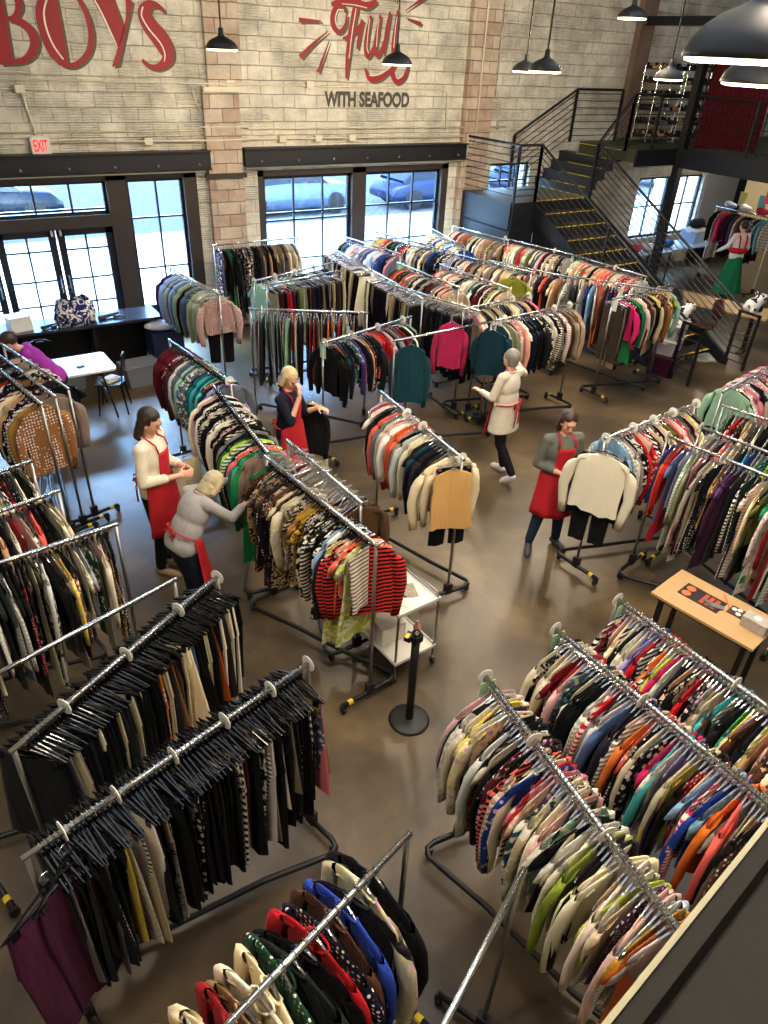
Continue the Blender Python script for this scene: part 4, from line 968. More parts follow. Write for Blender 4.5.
def hang(kind, col, pat, P, rz, hg, fine, rnd, label, group=None, var=None, tilt=None, scale=1):
    var = rnd.randrange(len(DEFS[kind])) if var is None else var
    o, used = proto(kind, var, hg, fine)
    if used: o = dup(o)
    o.location = P; t = tilt if tilt is not None else (rnd.uniform(-.05,.05), rnd.uniform(-.03,.03))
    o.rotation_euler = (t[0], t[1], rz)
    o.scale = scale if isinstance(scale, tuple) else (1, 1, scale)
    colour(o, jit(COLS[col], rnd) if isinstance(col, str) else col, pat)
    for c in CM_CHILDREN(o):
        if c.name.startswith('collar'): c.color = o.color
    tag(o, label, {'pair of trousers':'trousers'}.get(kind, kind), group)
    COUNT[kind] = COUNT.get(kind, 0)+1
    return o
def CM_CHILDREN(o): return o.children
# ------------------------------------------------------------------ rack frame
def rack_frame(name, A, B, z, label, L, bare_base=False, zdir=1, band=True, post_c='steel', feet=True):
    """rolling Z-rack: rail, two posts, two feet, long bar, four casters; local Y runs along the rail"""
    A, B = Vector(A), Vector(B); d = (B-A); ang = math.atan2(d.y, d.x)-PI/2
    e = empty('clothes_rack', ((A.x+B.x)/2, (A.y+B.y)/2, 0), ang, label, 'clothes rack', 'rolling clothes racks')
    h2 = L/2
    MB().tube([(0,-h2-.02,z),(0,h2+.02,z)], .0155, 10).build('top_rail', M['chrome'], e, True)
    for s_ in (-1, 1):
        MB().tube([(0,s_*h2,.10),(0,s_*h2,z)], .014, 10).build('post', M[post_c], e, True)
        MB().box((0,s_*h2,.13), (.07,.05,.12)).build('post_socket', M['black'], e)
    r = .06; m_ = MB()
    q = zdir
    pts = [(q*.28,-h2,.085),(-q*.20,-h2,.085),(-q*.26,-h2+.02,.085),(-q*.28,-h2+.08,.085),(-q*.10,-h2+.5,.085),(q*.10,h2-.5,.085),(q*.28,h2-.08,.085),(q*.26,h2-.02,.085),(q*.20,h2,.085),(-q*.28,h2,.085)]
    m_.tube(pts, .021, 8); m_.build('base_frame', M['black'], e, True)
    for (x, y) in ((q*.27,-h2),(-q*.25,-h2+.03),(q*.25,h2-.03),(-q*.27,h2)):
        c = MB().box((x,y,.075), (.045,.035,.03)).box((x-.02,y,.045), (.006,.03,.05)).box((x+.02,y,.045), (.006,.03,.05)).build('caster', M['black'], e)
        MB().lathe([(0,-.014),(.026,-.014),(.034,-.009),(.034,.009),(.026,.014),(0,.014)], n=12, M=Matrix.Rotation(PI/2,3,'Y')).build('wheel', M['rubber'], c, loc=(x,y,.034))
    if band:
        for (x, y) in ((q*.2,-h2),(-q*.2,h2)): MB().tube([(x-.022,y,.085),(x+.022,y,.085)], .0235, 8).build('yellow_band', M['yellow'], e)
    return e, ang
def put_disc(P, rz, rack, n):
    o = MB().lathe([(.018,-.003),(.05,-.003),(.052,0),(.05,.003),(.018,.003)], n=18, M=Matrix.Rotation(PI/2,3,'X')).build('size_divider', M['white'], loc=P, rz=rz)
    tag(o, 'round white size divider on the '+rack, 'divider', 'size dividers on the '+rack)
def rack_make(R):
    rnd = random.Random(R['id']); A, B = Vector(R['A']+(0,)), Vector(R['B']+(0,)); L = (B-A).length; u = (B-A)/L; z = R.get('z', 1.6)
    short = R['n']
    e, ang = rack_frame(R['id'], A, B, z, R['lab'], L, zdir=R.get('zd', 1), band=R.get('band', True), post_c=R.get('pc', 'steel'))
    dist = ((A+B)/2).length; fine = dist < 5.2
    for t in R.get('discs', []):
        p = A+u*(t*L); put_disc((p.x, p.y, z), ang, short, 0)
    for t in R.get('tags', []):
        p = A+u*(t*L); s_ = -1 if t < .5 else 1
        o = MB().box((0,0,-.10), (.10,.004,.18)).tube([(0,0,-.012),(0,0,.0)], .012, 6).build('size_tag', M[R.get('tagm', 'green_tag')], loc=(p.x,p.y,z), rz=ang)
        tag(o, ('pale green' if R.get('tagm', 'green_tag') == 'green_tag' else 'white')+' paper tag at one end, '+short.replace('the ', ''), 'tag', 'paper tags on the '+short)
    seq = R.get('seq')
    if not seq: return
    n = R['cnt']; t0, t1 = R.get('span', (.03, .97)); items = []
    pal = R.get('pal', seq)
    # choose colour/pattern/kind of each garment first, so that neighbours can be named
    for i in range(n):
        if i < len(seq): s_ = seq[i]
        else: s_ = rnd.choice(pal)
        parts = s_.split('/') ; col = parts[0]; pat = parts[1] if len(parts) > 1 and parts[1] else None; kd = parts[2] if len(parts) > 2 else None
        if pat is None: pat = 'plain' if rnd.random() < R.get('plain', .72) else rnd.choice(R.get('pats', ['striped','floral','spotted','animal print','swirl print','checked','dark-striped']))
        if kd is None:
            ks, ws = zip(*R['kinds'].items()); kd = rnd.choices(ks, ws)[0]
        if kd == 'blouse': kd = rnd.choice(['shirt','shirt','blouse','blouse','tank top'])
        items.append([col, pat, kd])
    for i, (col, pat, kd) in enumerate(items):
        t = t0+(t1-t0)*(i+.5)/n; p = A+u*(t*L)
        base = (col if pat == 'plain' else '%s %s' % (col, pat))+' '+kd
        lab = '%s on the %s' % (base, short)
        same = sum(1 for q in items if q == items[i])
        grp = R['grp']
        if same > 1:
            l_ = items[i-1][0] if i else None; r_ = items[i+1][0] if i < n-1 else None
            if l_ is None: lab = 'first %s at one end of the %s' % (base, short)
            elif r_ is None: lab = 'last %s at the end of the %s' % (base, short)
            elif l_ == r_: lab = '%s between two %s ones, %s' % (base, l_, short)
            else: lab = '%s between %s and %s, %s' % (base, l_, r_, short)
            if lab in USED:
                for w_ in ('first third', 'middle', 'last third'):
                    l2 = lab+', '+w_
                    if l2 not in USED and w_ == ('first third' if t < .34 else 'middle' if t < .67 else 'last third'): lab = l2; break
        if len(lab.split()) > 16: lab = lab.replace('first ', '').replace(' at one end of the', ' at one end,').replace(' at the end of the', ' at the end,')
        if len(lab.split()) > 16: lab = lab.replace(' on the ', ', ').replace(' the ', ' ')
        if len(lab.split()) > 16: lab = lab.rsplit(',', 1)[0]
        USED.add(lab)
        hg = R.get('hg', 'clear')
        low = kd in ('pair of trousers', 'skirt')
        hang(kd, col, pat, (p.x, p.y, z), ang+rnd.uniform(-R.get('jit', .16),R.get('jit', .16))+(PI if rnd.random() < .5 else 0)+R.get('skew', 0), hg, fine, rnd, lab, grp, tilt=(rnd.uniform(-.035,.035)+R.get('lean', 0), rnd.uniform(-.04,.04)), scale=rnd.uniform(.9, 1.06)*R.get('len', 1))
# ================================================================== RACK LAYOUT (metres, shop floor)
T = {'blouse':5,'sweater':3,'jacket':1}; TJ = {'blouse':3,'sweater':3,'jacket':3}; TR = {'pair of trousers':5,'skirt':1}; DR = {'dress':4,'blouse':2}
NEUT = ['black','black','navy','charcoal','grey','cream','ivory','white','beige','tan','taupe','brown','maroon']
BRIGHT = ['pink','coral','red','royal blue','sky blue','turquoise','lavender','lime','yellow','orange','green','hot pink','purple','mint','peach','blush pink']
MIX = NEUT+BRIGHT
DIM = NEUT*3+['coral','dark red','teal','sage','blush pink','rust','olive','plum','white','dark green','slate']
def row(A, ang, L=1.57):
    a = math.radians(ang); return A, (A[0]+L*math.cos(a), A[1]+L*math.sin(a))
def rk(id, AB, n, lab, cnt=36, seq=None, pal=None, kinds=T, **k):
    rack_make(dict(id=id, A=AB[0], B=AB[1], n=n, lab=lab, cnt=cnt, seq=(seq.split() if isinstance(seq, str) else seq), pal=pal or MIX, kinds=kinds, grp='garments on the '+n, **k))
def S(s): return [q.strip().replace('_', ' ') for q in s.split(',')]
# -- lower right trio
rk('R1', row((2.13,2.10), -97, 1.62), 'left rack of the lower right trio', 'leftmost of three parallel racks at lower right, crammed with tops', 58,
   S('blush pink/floral,pale grey/swirl_print,charcoal,ivory/spotted,yellow/plain,plum/animal_print,white/striped,cream/floral,orange,black/plain/jacket,white,black,grey,ivory,black,maroon/floral,charcoal/spotted,peach/striped,coral,cream,ivory,royal_blue/floral,red,pink/floral,peach,plum/floral,cream,teal/swirl_print,ivory,beige,blush_pink,black,mint/swirl_print,ivory,black,white,cream,ivory,lime,plum/spotted,black,white,cream,ivory,beige,ivory,white,lime,cream,plum/spotted,blush_pink,blush_pink,sky_blue/striped,mustard,orange'), plain=.8, pal=['ivory','cream','white','blush pink','pale grey','beige','peach','black'], kinds={'blouse':6,'sweater':3}, discs=(.0,.3,.66), tags=(.02,), zd=-1, skew=.12, len=1.08)
rk('R2', row((2.77,2.20), -88, 1.62), 'middle rack of the lower right trio', 'middle one of three parallel racks at lower right, full of tops', 58,
   S('black,ivory,navy/swirl_print,cream,white/swirl_print,cream,dark_red,red,blush_pink,charcoal,slate,teal/dark-striped,cream,black/plain/jacket,black,black,pale_grey/striped,red,red,charcoal,grey,white,denim_blue,charcoal,navy,blush_pink,grey/striped,orange,coral/floral,black/spotted,cream,slate,black/floral,hot_pink,turquoise,ivory,lavender,purple,cream,yellow,black,red/spotted,cream,sky_blue'), kinds={'blouse':6,'sweater':3}, plain=.8, discs=(.0,.42), tags=(.02,))
rk('R3', row((3.34,2.21), -88, 1.6), 'rear rack of the lower right trio', 'rearmost of three parallel lower right racks, beside the wooden table', 56,
   S('black/striped,dark_red,blush_pink,cream,charcoal,ivory,black,white/swirl_print,cream/floral,royal_blue,lavender,red,charcoal/striped,navy,orange,cream,lime,hot_pink,white,navy,black,peach,black,ivory,red,charcoal/floral,black,grey/floral,taupe'), kinds={'blouse':6,'sweater':2}, discs=(.0,.55), tags=(.03,), zd=-1)
# -- bottom centre
rk('B1', ((1.20,1.50), (-.28,1.06)), 'coat rack at the bottom centre', 'clothes rack at the bottom centre hung with coats and satin jackets', 22,
   S('black/plain/coat,cream/floral/coat,charcoal/dark-striped/jacket,royal_blue/plain/jacket,brown/plain/jacket,navy/spotted/jacket,red/plain/jacket,black/plain/jacket,charcoal/plain/coat,dark_green/spotted/jacket,cream/plain/jacket,ivory/swirl_print/jacket,tan/plain/jacket,red/plain/jacket,cream/plain/coat,white/floral/jacket,beige/plain/coat'), kinds={'jacket':3,'coat':2}, span=(.12,.97), z=1.6, zd=-1)
rk('B2', row((1.54,1.10), -155, 1.57), 'bare rail at the bottom', 'empty clothes rack with a bare chrome rail at the bottom edge', band=False)
# -- left foreground
BK = ['black','black','black','navy','charcoal','black','ivory','black','cream','black','grey']
rk('L1', row((1.29,2.69), -164.6, 1.64), 'lower black-hanger rack at left', 'clothes rack at lower left full of dark trousers on black hangers', 62,
   S('pink/plain/skirt,denim_blue/floral/skirt,mustard/plain/skirt,black,brown/checked,black,black,black,charcoal,black,taupe/plain/skirt,black,ivory/plain/skirt,black,black,pale_grey/plain,denim_blue/striped,taupe,black,black,black,black,maroon,charcoal/checked,beige,ivory/animal_print,black,black,black,charcoal,black,black,black/spotted,black,black,charcoal/floral,black,black,black,black,grey/animal_print,ivory,black,black,black,white,beige,black,grey,white,yellow'), BK, TR, hg='black', discs=(.0,.17,.36,.55,.74,.9), plain=.85, skew=.10, jit=.13, len=1.06)
rk('L2', row((1.12,3.70), -149, 1.6), 'upper black-hanger rack at left', 'clothes rack above the lower left one, trousers on black hangers', 62,
   S('black,black,ivory,black,cream,grey,charcoal,ivory,black,black,rust/plain/skirt,slate/dark-striped,black,cream,ivory,black,black,black,denim_blue,teal/floral,cream,ivory,cream,black,black,brown,camel/plain/skirt,charcoal,ivory,beige,orange/floral,black'), BK, TR, hg='black', discs=(.0,.24,.52,.8), plain=.88, skew=.25, jit=.12)
rk('L3', row((.86,3.80), -163, 1.57), 'bare rail at the left', 'empty clothes rack with bare chrome rail at left')
rk('L4', row((.69,4.63), -173, 1.57), 'crowded rack behind the bare rail', 'clothes rack packed with mixed garments behind the bare left rail', 40,
   S('black,animal,ivory,blush_pink/spotted,sage,dark_green,pale_grey,cream/striped,brown/floral,black,yellow/floral,taupe,black,white,black,sage,black/floral,red/spotted,black,black,white,slate,charcoal,white/striped,navy,black/striped,ivory,black/spotted,black/floral,mint,cream/floral'.replace('animal,', 'tan/animal_print,')), MIX+['black']*8, {'blouse':3,'dress':2,'sweater':1,'pair of trousers':1}, hg='black', len=1.0)
rk('L5', row((.42,5.30), -167, 1.57), 'second crowded rack at the left edge', 'second crowded clothes rack up from the bare left rail', 34,
   S('beige,ivory,black,black,coral,grey/animal_print,blush_pink/striped,red,cream,black,tan,black,purple,charcoal,cream'), MIX+['black']*6, T, hg='black')
rk('L6', row((.32,5.89), -165, 1.57), 'third crowded rack at the left edge', 'third crowded clothes rack, its end just below the nested rails', 32,
   S('mustard/striped,black,ivory/striped,black/spotted,red,black,ivory'), MIX+['black']*8, T, hg='black')
rk('L7a', row((.60,7.05), 102, 1.6), 'front one of the nested left racks', 'front one of three nested racks at the left edge', 20,
   S('camel,camel,taupe,black/spotted,black/floral,tan,cream,rust/striped,navy,navy,black,red,black'), NEUT, {'blouse':1,'jacket':2,'sweater':1}, hg='black', len=1.1)
rk('L7b', row((.75,7.16), 103, 1.6), 'middle one of the nested left racks', 'middle one of three nested racks at the left edge', 10, S('taupe,taupe,black/floral,black,camel'), NEUT, {'jacket':2,'sweater':1}, hg='black', span=(.05,.95))
rk('L7c', row((.90,7.30), 104, 1.6), 'rear one of the nested left racks', 'rear one of three nested racks, nearest the aproned dark-haired woman', 6, S('black,charcoal,black/floral'), NEUT, {'blouse':2}, hg='black', span=(.1,.9))
# -- centre left line
rk('M1', row((2.23,8.23), -83, 1.5), 'maroon-ended rack at centre left', 'clothes rack running from maroon tops to teal ones, centre left', 30,
   S('dark_red/plain/sweater,maroon/plain/sweater,dark_red/plain/jacket,maroon,maroon/plain/jacket,dark_red,maroon,plum,maroon,brown,pale_grey,slate,denim_blue,mint,slate,sage,pale_grey,denim_blue/swirl_print,slate/floral,navy,teal,turquoise,teal,turquoise/plain,brown/animal_print,rust/swirl_print,charcoal,lavender,denim_blue,slate'), kinds=TJ, hg='black', plain=.9, pats=['floral'], discs=(.98,))
rk('M2a', row((2.22,6.72), -93.5, 1.57), 'black and white rack, centre left', 'clothes rack of black and white tops right of the dark-haired woman', 34,
   S('ivory,blush_pink,black/spotted,charcoal,white,black/spotted,black/animal_print,black/striped,ivory,black,black/spotted,black/plain,white,charcoal/checked,ivory,black,black,blush_pink,black,black,charcoal,grey,black,black,green,lime,green,black'), kinds=T, hg='black', plain=.6, pats=['spotted','striped','animal print'])
rk('M2b', row((2.08,5.08), -84, 1.58), 'animal print rack beside the cart', 'clothes rack of animal prints ending in a red-black striped blouse', 44,
   S('green/plain/dress,olive/animal_print,brown/animal_print,tan/animal_print,charcoal/animal_print,olive/animal_print,taupe/animal_print,brown/animal_print,tan/animal_print,charcoal/spotted,taupe/animal_print,beige/animal_print,brown/spotted,taupe/dark-striped,cream/plain,brown/animal_print,tan/swirl_print,cream/swirl_print,taupe/swirl_print,ivory/animal_print,beige/dark-striped,cream/animal_print,camel/plain,mustard/plain,mustard/spotted,mustard/animal_print,white/animal_print,black/swirl_print,ivory/dark-striped,black/spotted,charcoal/swirl_print,white/animal_print,black/floral,black/swirl_print,sky_blue,white/floral,black,charcoal,ivory/dark-striped,peach/floral,orange/floral,coral/floral,lime/swirl_print/dress'), kinds={'blouse':5,'dress':1}, hg='black', span=(.02,.94), zd=-1)
rk('M2c', row((2.37,5.25), -87, 1.2), 'half-empty rack of clear hangers', 'rack of empty clear hangers behind the animal print rack', 4, S('black,brown,charcoal'), NEUT, {'jacket':1}, span=(.8,1.0))
rk('M3', row((3.70,5.81), -94, 1.56), 'central rack with a tan top in front', 'central free-standing rack with hot pink and coral tops', 28,
   S('pale_grey/plain,magenta,ivory,charcoal,black,charcoal,coral,grey,ivory,magenta,blush_pink,white,orange,coral,grey,black,pale_grey,ivory,cream,charcoal,dark_teal,navy,charcoal,black,charcoal,olive,ivory,cream'), kinds=TJ, plain=1, discs=(.35,.55,.99), span=(.03,.93), zd=-1)
# -- middle
rk('M4', row((3.83,7.37), 14, 1.57), 'rack behind the blonde woman', 'rack of dark tops beside the blonde woman, ending in a teal blouse', 32,
   S('black/plain/jacket,black/plain/jacket,black,orange,dark_teal,charcoal,navy,teal/floral,turquoise/swirl_print,purple,navy,beige/floral,tan,maroon/spotted,black,charcoal,dark_teal,coral,red,red,black,blush_pink,charcoal,grey,black,taupe,dark_red,black,charcoal,ivory/plain/jacket'), kinds=TJ, plain=.9, discs=(.02,.3,.6,.9), tags=(.0,))
rk('M5', row((6.24,7.74), 6, 1.4), 'rack with the magenta sweater', 'clothes rack ending in a magenta sweater, middle of the photo', 22,
   S('taupe/plain/sweater,magenta/plain/sweater,cream,ivory,olive,charcoal,cream,taupe,charcoal,beige,grey,black,charcoal,brown,ivory'), kinds=TJ, plain=1, discs=(.7,.95))
rk('M6', row((6.35,7.16), 4, 1.62), 'rack the white-clad woman reaches into', 'rack of navy and black tops before the white-clad woman', 34,
   S('dark_teal/plain/jacket,cream,sage,ivory,maroon,blush_pink,pink/striped,peach,white,navy,navy,black,dark_teal,black,navy,black,navy,charcoal,black,white,ivory,black,charcoal/striped,grey,plum,blush_pink/striped,taupe,brown,taupe,brown'), kinds=TJ, plain=.95, discs=(.1,.7,.9), tags=(.04,), tagm='white')
rk('M6b', row((4.66,7.06), 3, 1.6), 'bare rail left of the white-clad woman', 'bare clothes rail in front of the dark teal blouse')
# -- back rows
rk('Ba', row((4.37,12.5), 1, 1.62), 'rack before the brick pier', 'rack of dark dresses before the brick pier by the windows', 32,
   S('maroon/floral/dress,dark_red/plain/dress,black,green/plain/dress,black,charcoal,black/striped/dress,black,navy,black,taupe,black/floral,charcoal,navy,black,navy,taupe,brown,charcoal,tan,black,taupe'), NEUT+['black','navy'], {'dress':5,'jacket':1}, plain=.8, len=1.12)
rk('Bb', row((3.23,11.35), -83, 1.6), 'pink-ended rack by the side light', 'rack of pale blue tops ending in a pink tweed jacket', 26,
   S('plum,navy,sky_blue,lavender,sky_blue,slate,pale_grey,denim_blue,sky_blue,pale_grey,slate,mint,sage,grey,black,slate,sage'), ['sky blue','slate','pale grey','denim blue','sage'], TJ, plain=.9, span=(.03,.9))
rk('Bc', row((4.13,10.17), 17, 1.66), 'rack with a green tag, second row', 'rack of clear hangers with round dividers and a green tag', 24, S('mint,white,pale_grey'), ['white','mint','pale grey','sage','black','navy'], {'blouse':2,'sweater':1}, discs=(.0,.25,.5,.75), tags=(.0,), plain=.9)
rk('Bd', row((4.21,9.91), 11, 1.45), 'short trouser rack, third row', 'rack of trousers on clear hangers behind the dark trouser rack', 28, S('sage,navy,maroon,navy,black,red,plum,coral,black,olive,sage,taupe,black,brown,charcoal,black,navy,black,taupe'), NEUT+['black','navy','black'], TR, plain=1)
rk('Be', row((3.55,8.94), -30, 1.57), 'trouser rack left of the blonde woman', 'rack of red, tan and navy trousers above the blonde woman', 30,
   S('grey,black/striped,navy,navy,pale_grey,slate,navy,navy,black/striped,mint,black,ivory,black,maroon,charcoal,red,red,taupe,tan,black,orange,ivory,black,red,sage,ivory,black,orange,charcoal,black'), NEUT, {'pair of trousers':5}, plain=1, discs=(.1,.7))
rk('Bf', row((6.20,11.59), -94, 1.6), 'rear trouser rack by the mullion', 'rear rack of trousers near the window mullion', 30, S('beige,black,beige,tan,black,ivory,black,navy,beige,black'), ['black','navy','black','beige','taupe','ivory','black'], TR, plain=1)
rk('Bf2', row((6.09,9.95), -94, 1.57), 'trouser rack in the centre rows', 'front rack of the line of dark trousers, centre rows', 30, S('taupe,brown,cream,black,black,taupe,black,black,navy,black'), ['black','navy','black','beige','taupe','ivory','black'], TR, plain=1)
rk('Bg', row((7.64,12.43), -77, 1.6), 'rack by the blue window', 'rack of coloured tops beside the blue-tinted window', 30, S('navy,pale_grey,black,yellow,cream,orange,coral,charcoal,tan,black,black,teal,black,sky_blue,turquoise,black,magenta,orange,red,pale_grey,navy'), DIM, T, tags=(.95,))
rk('Bg2', row((6.85,12.3), -80, 1.57), 'left rack below the windows', 'rack of blue and grey tops below the left window', 28, S('grey,navy,slate,royal_blue,denim_blue,white,grey'), ['grey','navy','slate','royal blue','white','pink','sky blue','lavender','black'], T)
rk('Bh', row((6.75,10.25), -87, 1.6), 'double-rail rack with rust sweaters', 'rack with brown and rust sweaters near the middle', 32, S('maroon/plain/sweater,brown/plain/sweater,rust/plain/sweater,coral/plain/sweater,charcoal,brown,charcoal,taupe,red'), NEUT+['red','coral','teal','blush pink'], T, tags=(.05,))
rk('Bh2', row((7.38,9.90), -85, 1.6), 'tagged rack behind the magenta sweater', 'rack with a green tag behind the rust sweater rack', 32, S('red,blush_pink,charcoal,grey,black'), NEUT+['red','sage','teal','blush pink'], T, tags=(.9,))
rk('Bi', row((5.96,9.10), -74, 1.57), 'dark trouser rack behind the tan jacket', 'rack of black and beige trousers behind the magenta sweater', 34, S('beige,sage,taupe,black,tan,ivory,taupe,black,charcoal,black,navy,black,taupe,black,black'), ['black','black','navy','taupe','charcoal'], TR, plain=1)
rk('Bj', row((8.05,10.39), -73, 1.57), 'olive-ended rack in the back', 'rack ending in an olive green jacket near the stairs', 30, S('black,charcoal,grey,black,white'), NEUT+['taupe','beige'], T, tags=(.8,), span=(.03,.9))
rk('Bj2', row((7.75,11.9), -75, 1.5), 'rear black-top rack by the windows', 'rack of black tops below the right-hand window', 28, S('black,black,charcoal,black,navy'), ['black','charcoal','navy','grey','white','royal blue','lime'], T)
rk('Bk', row((8.86,12.27), -102, 1.55), 'slanting rack under the pier', 'slanting rack of pale tops right under the brick pier', 28, S('cream,blush_pink,white,ivory,pale_grey,yellow'), ['white','cream','blush pink','ivory','pale grey','sky blue','yellow','royal blue'], T)
rk('Bl1', row((9.45,12.36), -81, 1.5), 'first rack along the stair panel', 'rack of pink and brown jackets along the black stair panel', 30, S('cream,olive,beige,blush_pink,maroon,brown,blush_pink,tan,taupe,rust,brown,tan,cream,black,ivory,black'), ['tan','brown','cream','black','taupe','olive','blush pink'], TJ, plain=.95)
rk('Bl2', row((9.75,11.05), -78, 1.55), 'second rack along the stair panel', 'middle rack of the line along the stairs', 32, S('olive,charcoal,coral/floral,peach,sage/floral,cream,ivory,white,taupe,dark_red,red,coral/floral,mint/floral'), DIM, T, discs=(.0,.75))
rk('Bl3', row((10.08,9.50), -87, 1.6), 'third rack along the stairs', 'near end rack of the line along the stairs', 34, S('teal,cream,mint,ivory,peach,cream,coral,white,sage,red,ivory,cream,black,cream,peach'), ['cream','ivory','white','peach','blush pink','coral','mint','black','red','tan'], T, discs=(.6,))
rk('Bn', row((8.35,9.75), -68, 1.57), 'dress rack behind the orange dress', 'rack of bright dresses in front of the stair line', 28, S('white/floral,lime/plain/jacket,black,black/floral,blush_pink/floral,dark_red,charcoal,coral,red,peach,green,dark_green,maroon,magenta,teal'), DIM, {'dress':2,'blouse':2}, span=(.02,.97))
rk('Bm', row((8.96,8.42), -56, 1.57), 'rack with the long rust dress', 'rack with a long rust dress behind the brown trousers', 28, S('dark_teal,black,charcoal,white,navy,royal_blue,sky_blue,pale_grey,rust/plain/dress,rust/plain/dress,brown/plain/dress,purple,navy,plum,white,ivory'), DIM, {'dress':2,'blouse':2}, plain=.9)
rk('Bo', row((8.64,7.20), 6, 1.5), 'brown trouser rack near the tubs', 'rack ending in dark brown wide trousers near the plastic tubs', 30,
   S('dark_brown/plain/pair of trousers,dark_brown/plain/pair of trousers,taupe/plain/pair of trousers,dark_brown/plain/pair of trousers,charcoal/plain/pair of trousers,hot_pink,black/floral,black,green/plain/dress,green,blush_pink,peach,white/striped,dark_red,maroon,sage,black,black,yellow,cream,black,brown,camel,brown'), kinds=T, plain=.95, tags=(.04,), tagm='white')
# -- right
rk('R4', row((5.06,3.95), 5, 1.5), 'rack with the cream jacket', 'rack at right whose end carries a cream open jacket', 28,
   S('sky_blue/plain/blouse,pale_grey/checked,grey/plain/jacket,charcoal/spotted,black,maroon,red,cream,red/floral,charcoal/striped,maroon,cream,dark_red/floral,black,cream,brown,olive/plain,brown,coral,blush_pink,red/floral,taupe,charcoal,black'), kinds=TJ, plain=.9, discs=(.0,.28,.5,.72,1.0), span=(.1,.96))
rk('R5', row((5.64,3.70), -80, 1.57), 'dress rack above the wooden table', 'rack of long coloured dresses above the wooden table', 34,
   S('royal_blue,rust/plain,red/plain,denim_blue,lavender/plain/blouse,mint/striped,sage,blush_pink,maroon,ivory/plain,cream,navy/spotted,tan/plain,brown/floral,purple/plain/blouse,plum,charcoal,black/striped/blouse,dark_green,navy,blush_pink/striped,cream,black,olive/plain/blouse,green,white/floral,beige/floral,dark_red'), MIX, {'dress':5,'blouse':1}, plain=.85, discs=(.0,.35), zd=-1)
rk('R6', row((6.11,3.68), -80, 1.57), 'second rack behind the dress rack', 'rack between the dress rack and the one with red and yellow tops', 34,
   S('white/plain/blouse,ivory,grey,pale_grey,charcoal/animal_print,coral/floral,pale_grey'), MIX, T, discs=(.0,))
rk('R8', row((6.77,3.90), -76, 1.57), 'rack with dark red and mustard tops', 'rack at the right edge starting with dark red and mustard tops', 34,
   S('mint,black,dark_red,red,maroon,yellow,mustard,charcoal,ivory,black,black,white,black,charcoal,coral/floral'), MIX, T, tags=(.0,.06))
rk('R7', row((7.10,4.15), 11, 1.57), 'far rack with pale pink tops', 'farthest rack at the right edge with pale pink sweaters', 24,
   S('mint,black,blush_pink,blush_pink,pink,pale_grey,brown,charcoal'), ['blush pink','pink','pale grey','brown','white','charcoal'], T, span=(.2,.95))
# -- far right under the mezzanine
rk('F1', row((16.6,11.35), -91, 1.57), 'white rack under the mezzanine', 'white-framed rack of mixed clothes under the mezzanine', 16,
   S('navy,slate,coral/plain/blouse,hot_pink,plum,charcoal,purple,ivory,brown/plain/coat,black,navy,denim_blue,navy'), MIX, {'jacket':2,'dress':1}, z=1.75, pc='white')
rk('F2', row((15.6,8.5), -60, 1.2), 'dark rack at the far right edge', 'small rack of dark clothes at the far right edge', 12, S('charcoal,black,navy,black'), ['black','navy','charcoal'], {'jacket':1})
# ---- special garments hung facing outward at rack ends
RS = random.Random(5)
def special(kind, rgb, pat, x, y, z, rz, lab, var=0, hg='clear', fine=True, scale=1, tilt=(0,0)):
    return hang(kind, rgb, pat, (x, y, z), math.radians(rz), hg, fine, RS, lab, None, var, tilt, scale)
def end_hook(name, x, y, z, rz, lab): pass
# ================================================================== FURNITURE AND PROPS
# special garments at rack ends
def facing(kind, rgb, pat, px, py, lab, var=0, turn=0, scale=(1.1,1.1,1.05), z=1.6, hg='clear', push=0.0, tilt=(0,0)):
    """garment on a rack end, swung round so that its front looks towards the gallery"""
    p = at(px, py, z); az = math.degrees(math.atan2(p.y, p.x)); p = p+Vector((p.x, p.y, 0)).normalized()*push
    return special(kind, rgb, pat, p.x, p.y, z, az-90+turn, lab, var, hg, True, scale, tilt)
facing('blouse', (206,52,48), 'dark-striped', 366, 546, 'red and black striped long blouse facing out at the front of the animal print rack', 1, 10, (1.12,1.2,1.0), hg='black', push=.12)
facing('blouse', (200,56,46), 'dark-striped', 356, 540, 'second red and black striped blouse, just behind the first one', 0, 25, (1.05,1.2,1.0), hg='black', push=.16)
facing('dress', (188,190,70), 'swirl print', 348, 545, 'lime and orange printed dress hanging below the red-black striped blouse', 0, 25, (1,1,1.02), hg='black', push=.2)
facing('sweater', (226,218,196), 'plain', 607, 448, 'large cream jacket facing out at the end of the right rack', 1, -10, (1.15,1.2,1.06), push=.02)
facing('pair of trousers', (16,16,18), 'plain', 607, 448, 'black trousers hanging under the large cream jacket', 2, -10, (1.05,1,1.08), push=.05)
facing('blouse', (18,18,22), 'plain', 607, 448, 'black blouse hem showing behind the large cream jacket', 1, -8, (1.2,1,1.12), push=.1)
facing('jacket', (186,146,138), 'spotted', 217, 293, 'pink tweed jacket facing out at the end of the pale blue rack', 2, 5, (1.05,1,1))
facing('pair of trousers', (16,16,18), 'plain', 217, 293, 'black trousers hanging below the pink tweed jacket', 0, 5, (1,1,1.0), push=.08)
facing('tank top', (204,160,98), 'plain', 455, 461, 'tan sleeveless knit top facing out at the front of the central rack', 0, 22, (1.0,1.2,1.12), push=.0)
facing('sweater', (226,210,176), 'plain', 449, 454, 'cream knit cardigan behind the tan sleeveless top', 0, 30, (1.15,1.2,1.05), push=.06)
facing('pair of trousers', (16,16,18), 'plain', 455, 461, 'black trousers below the tan sleeveless top', 1, 24, (1,1,.95), push=.10)
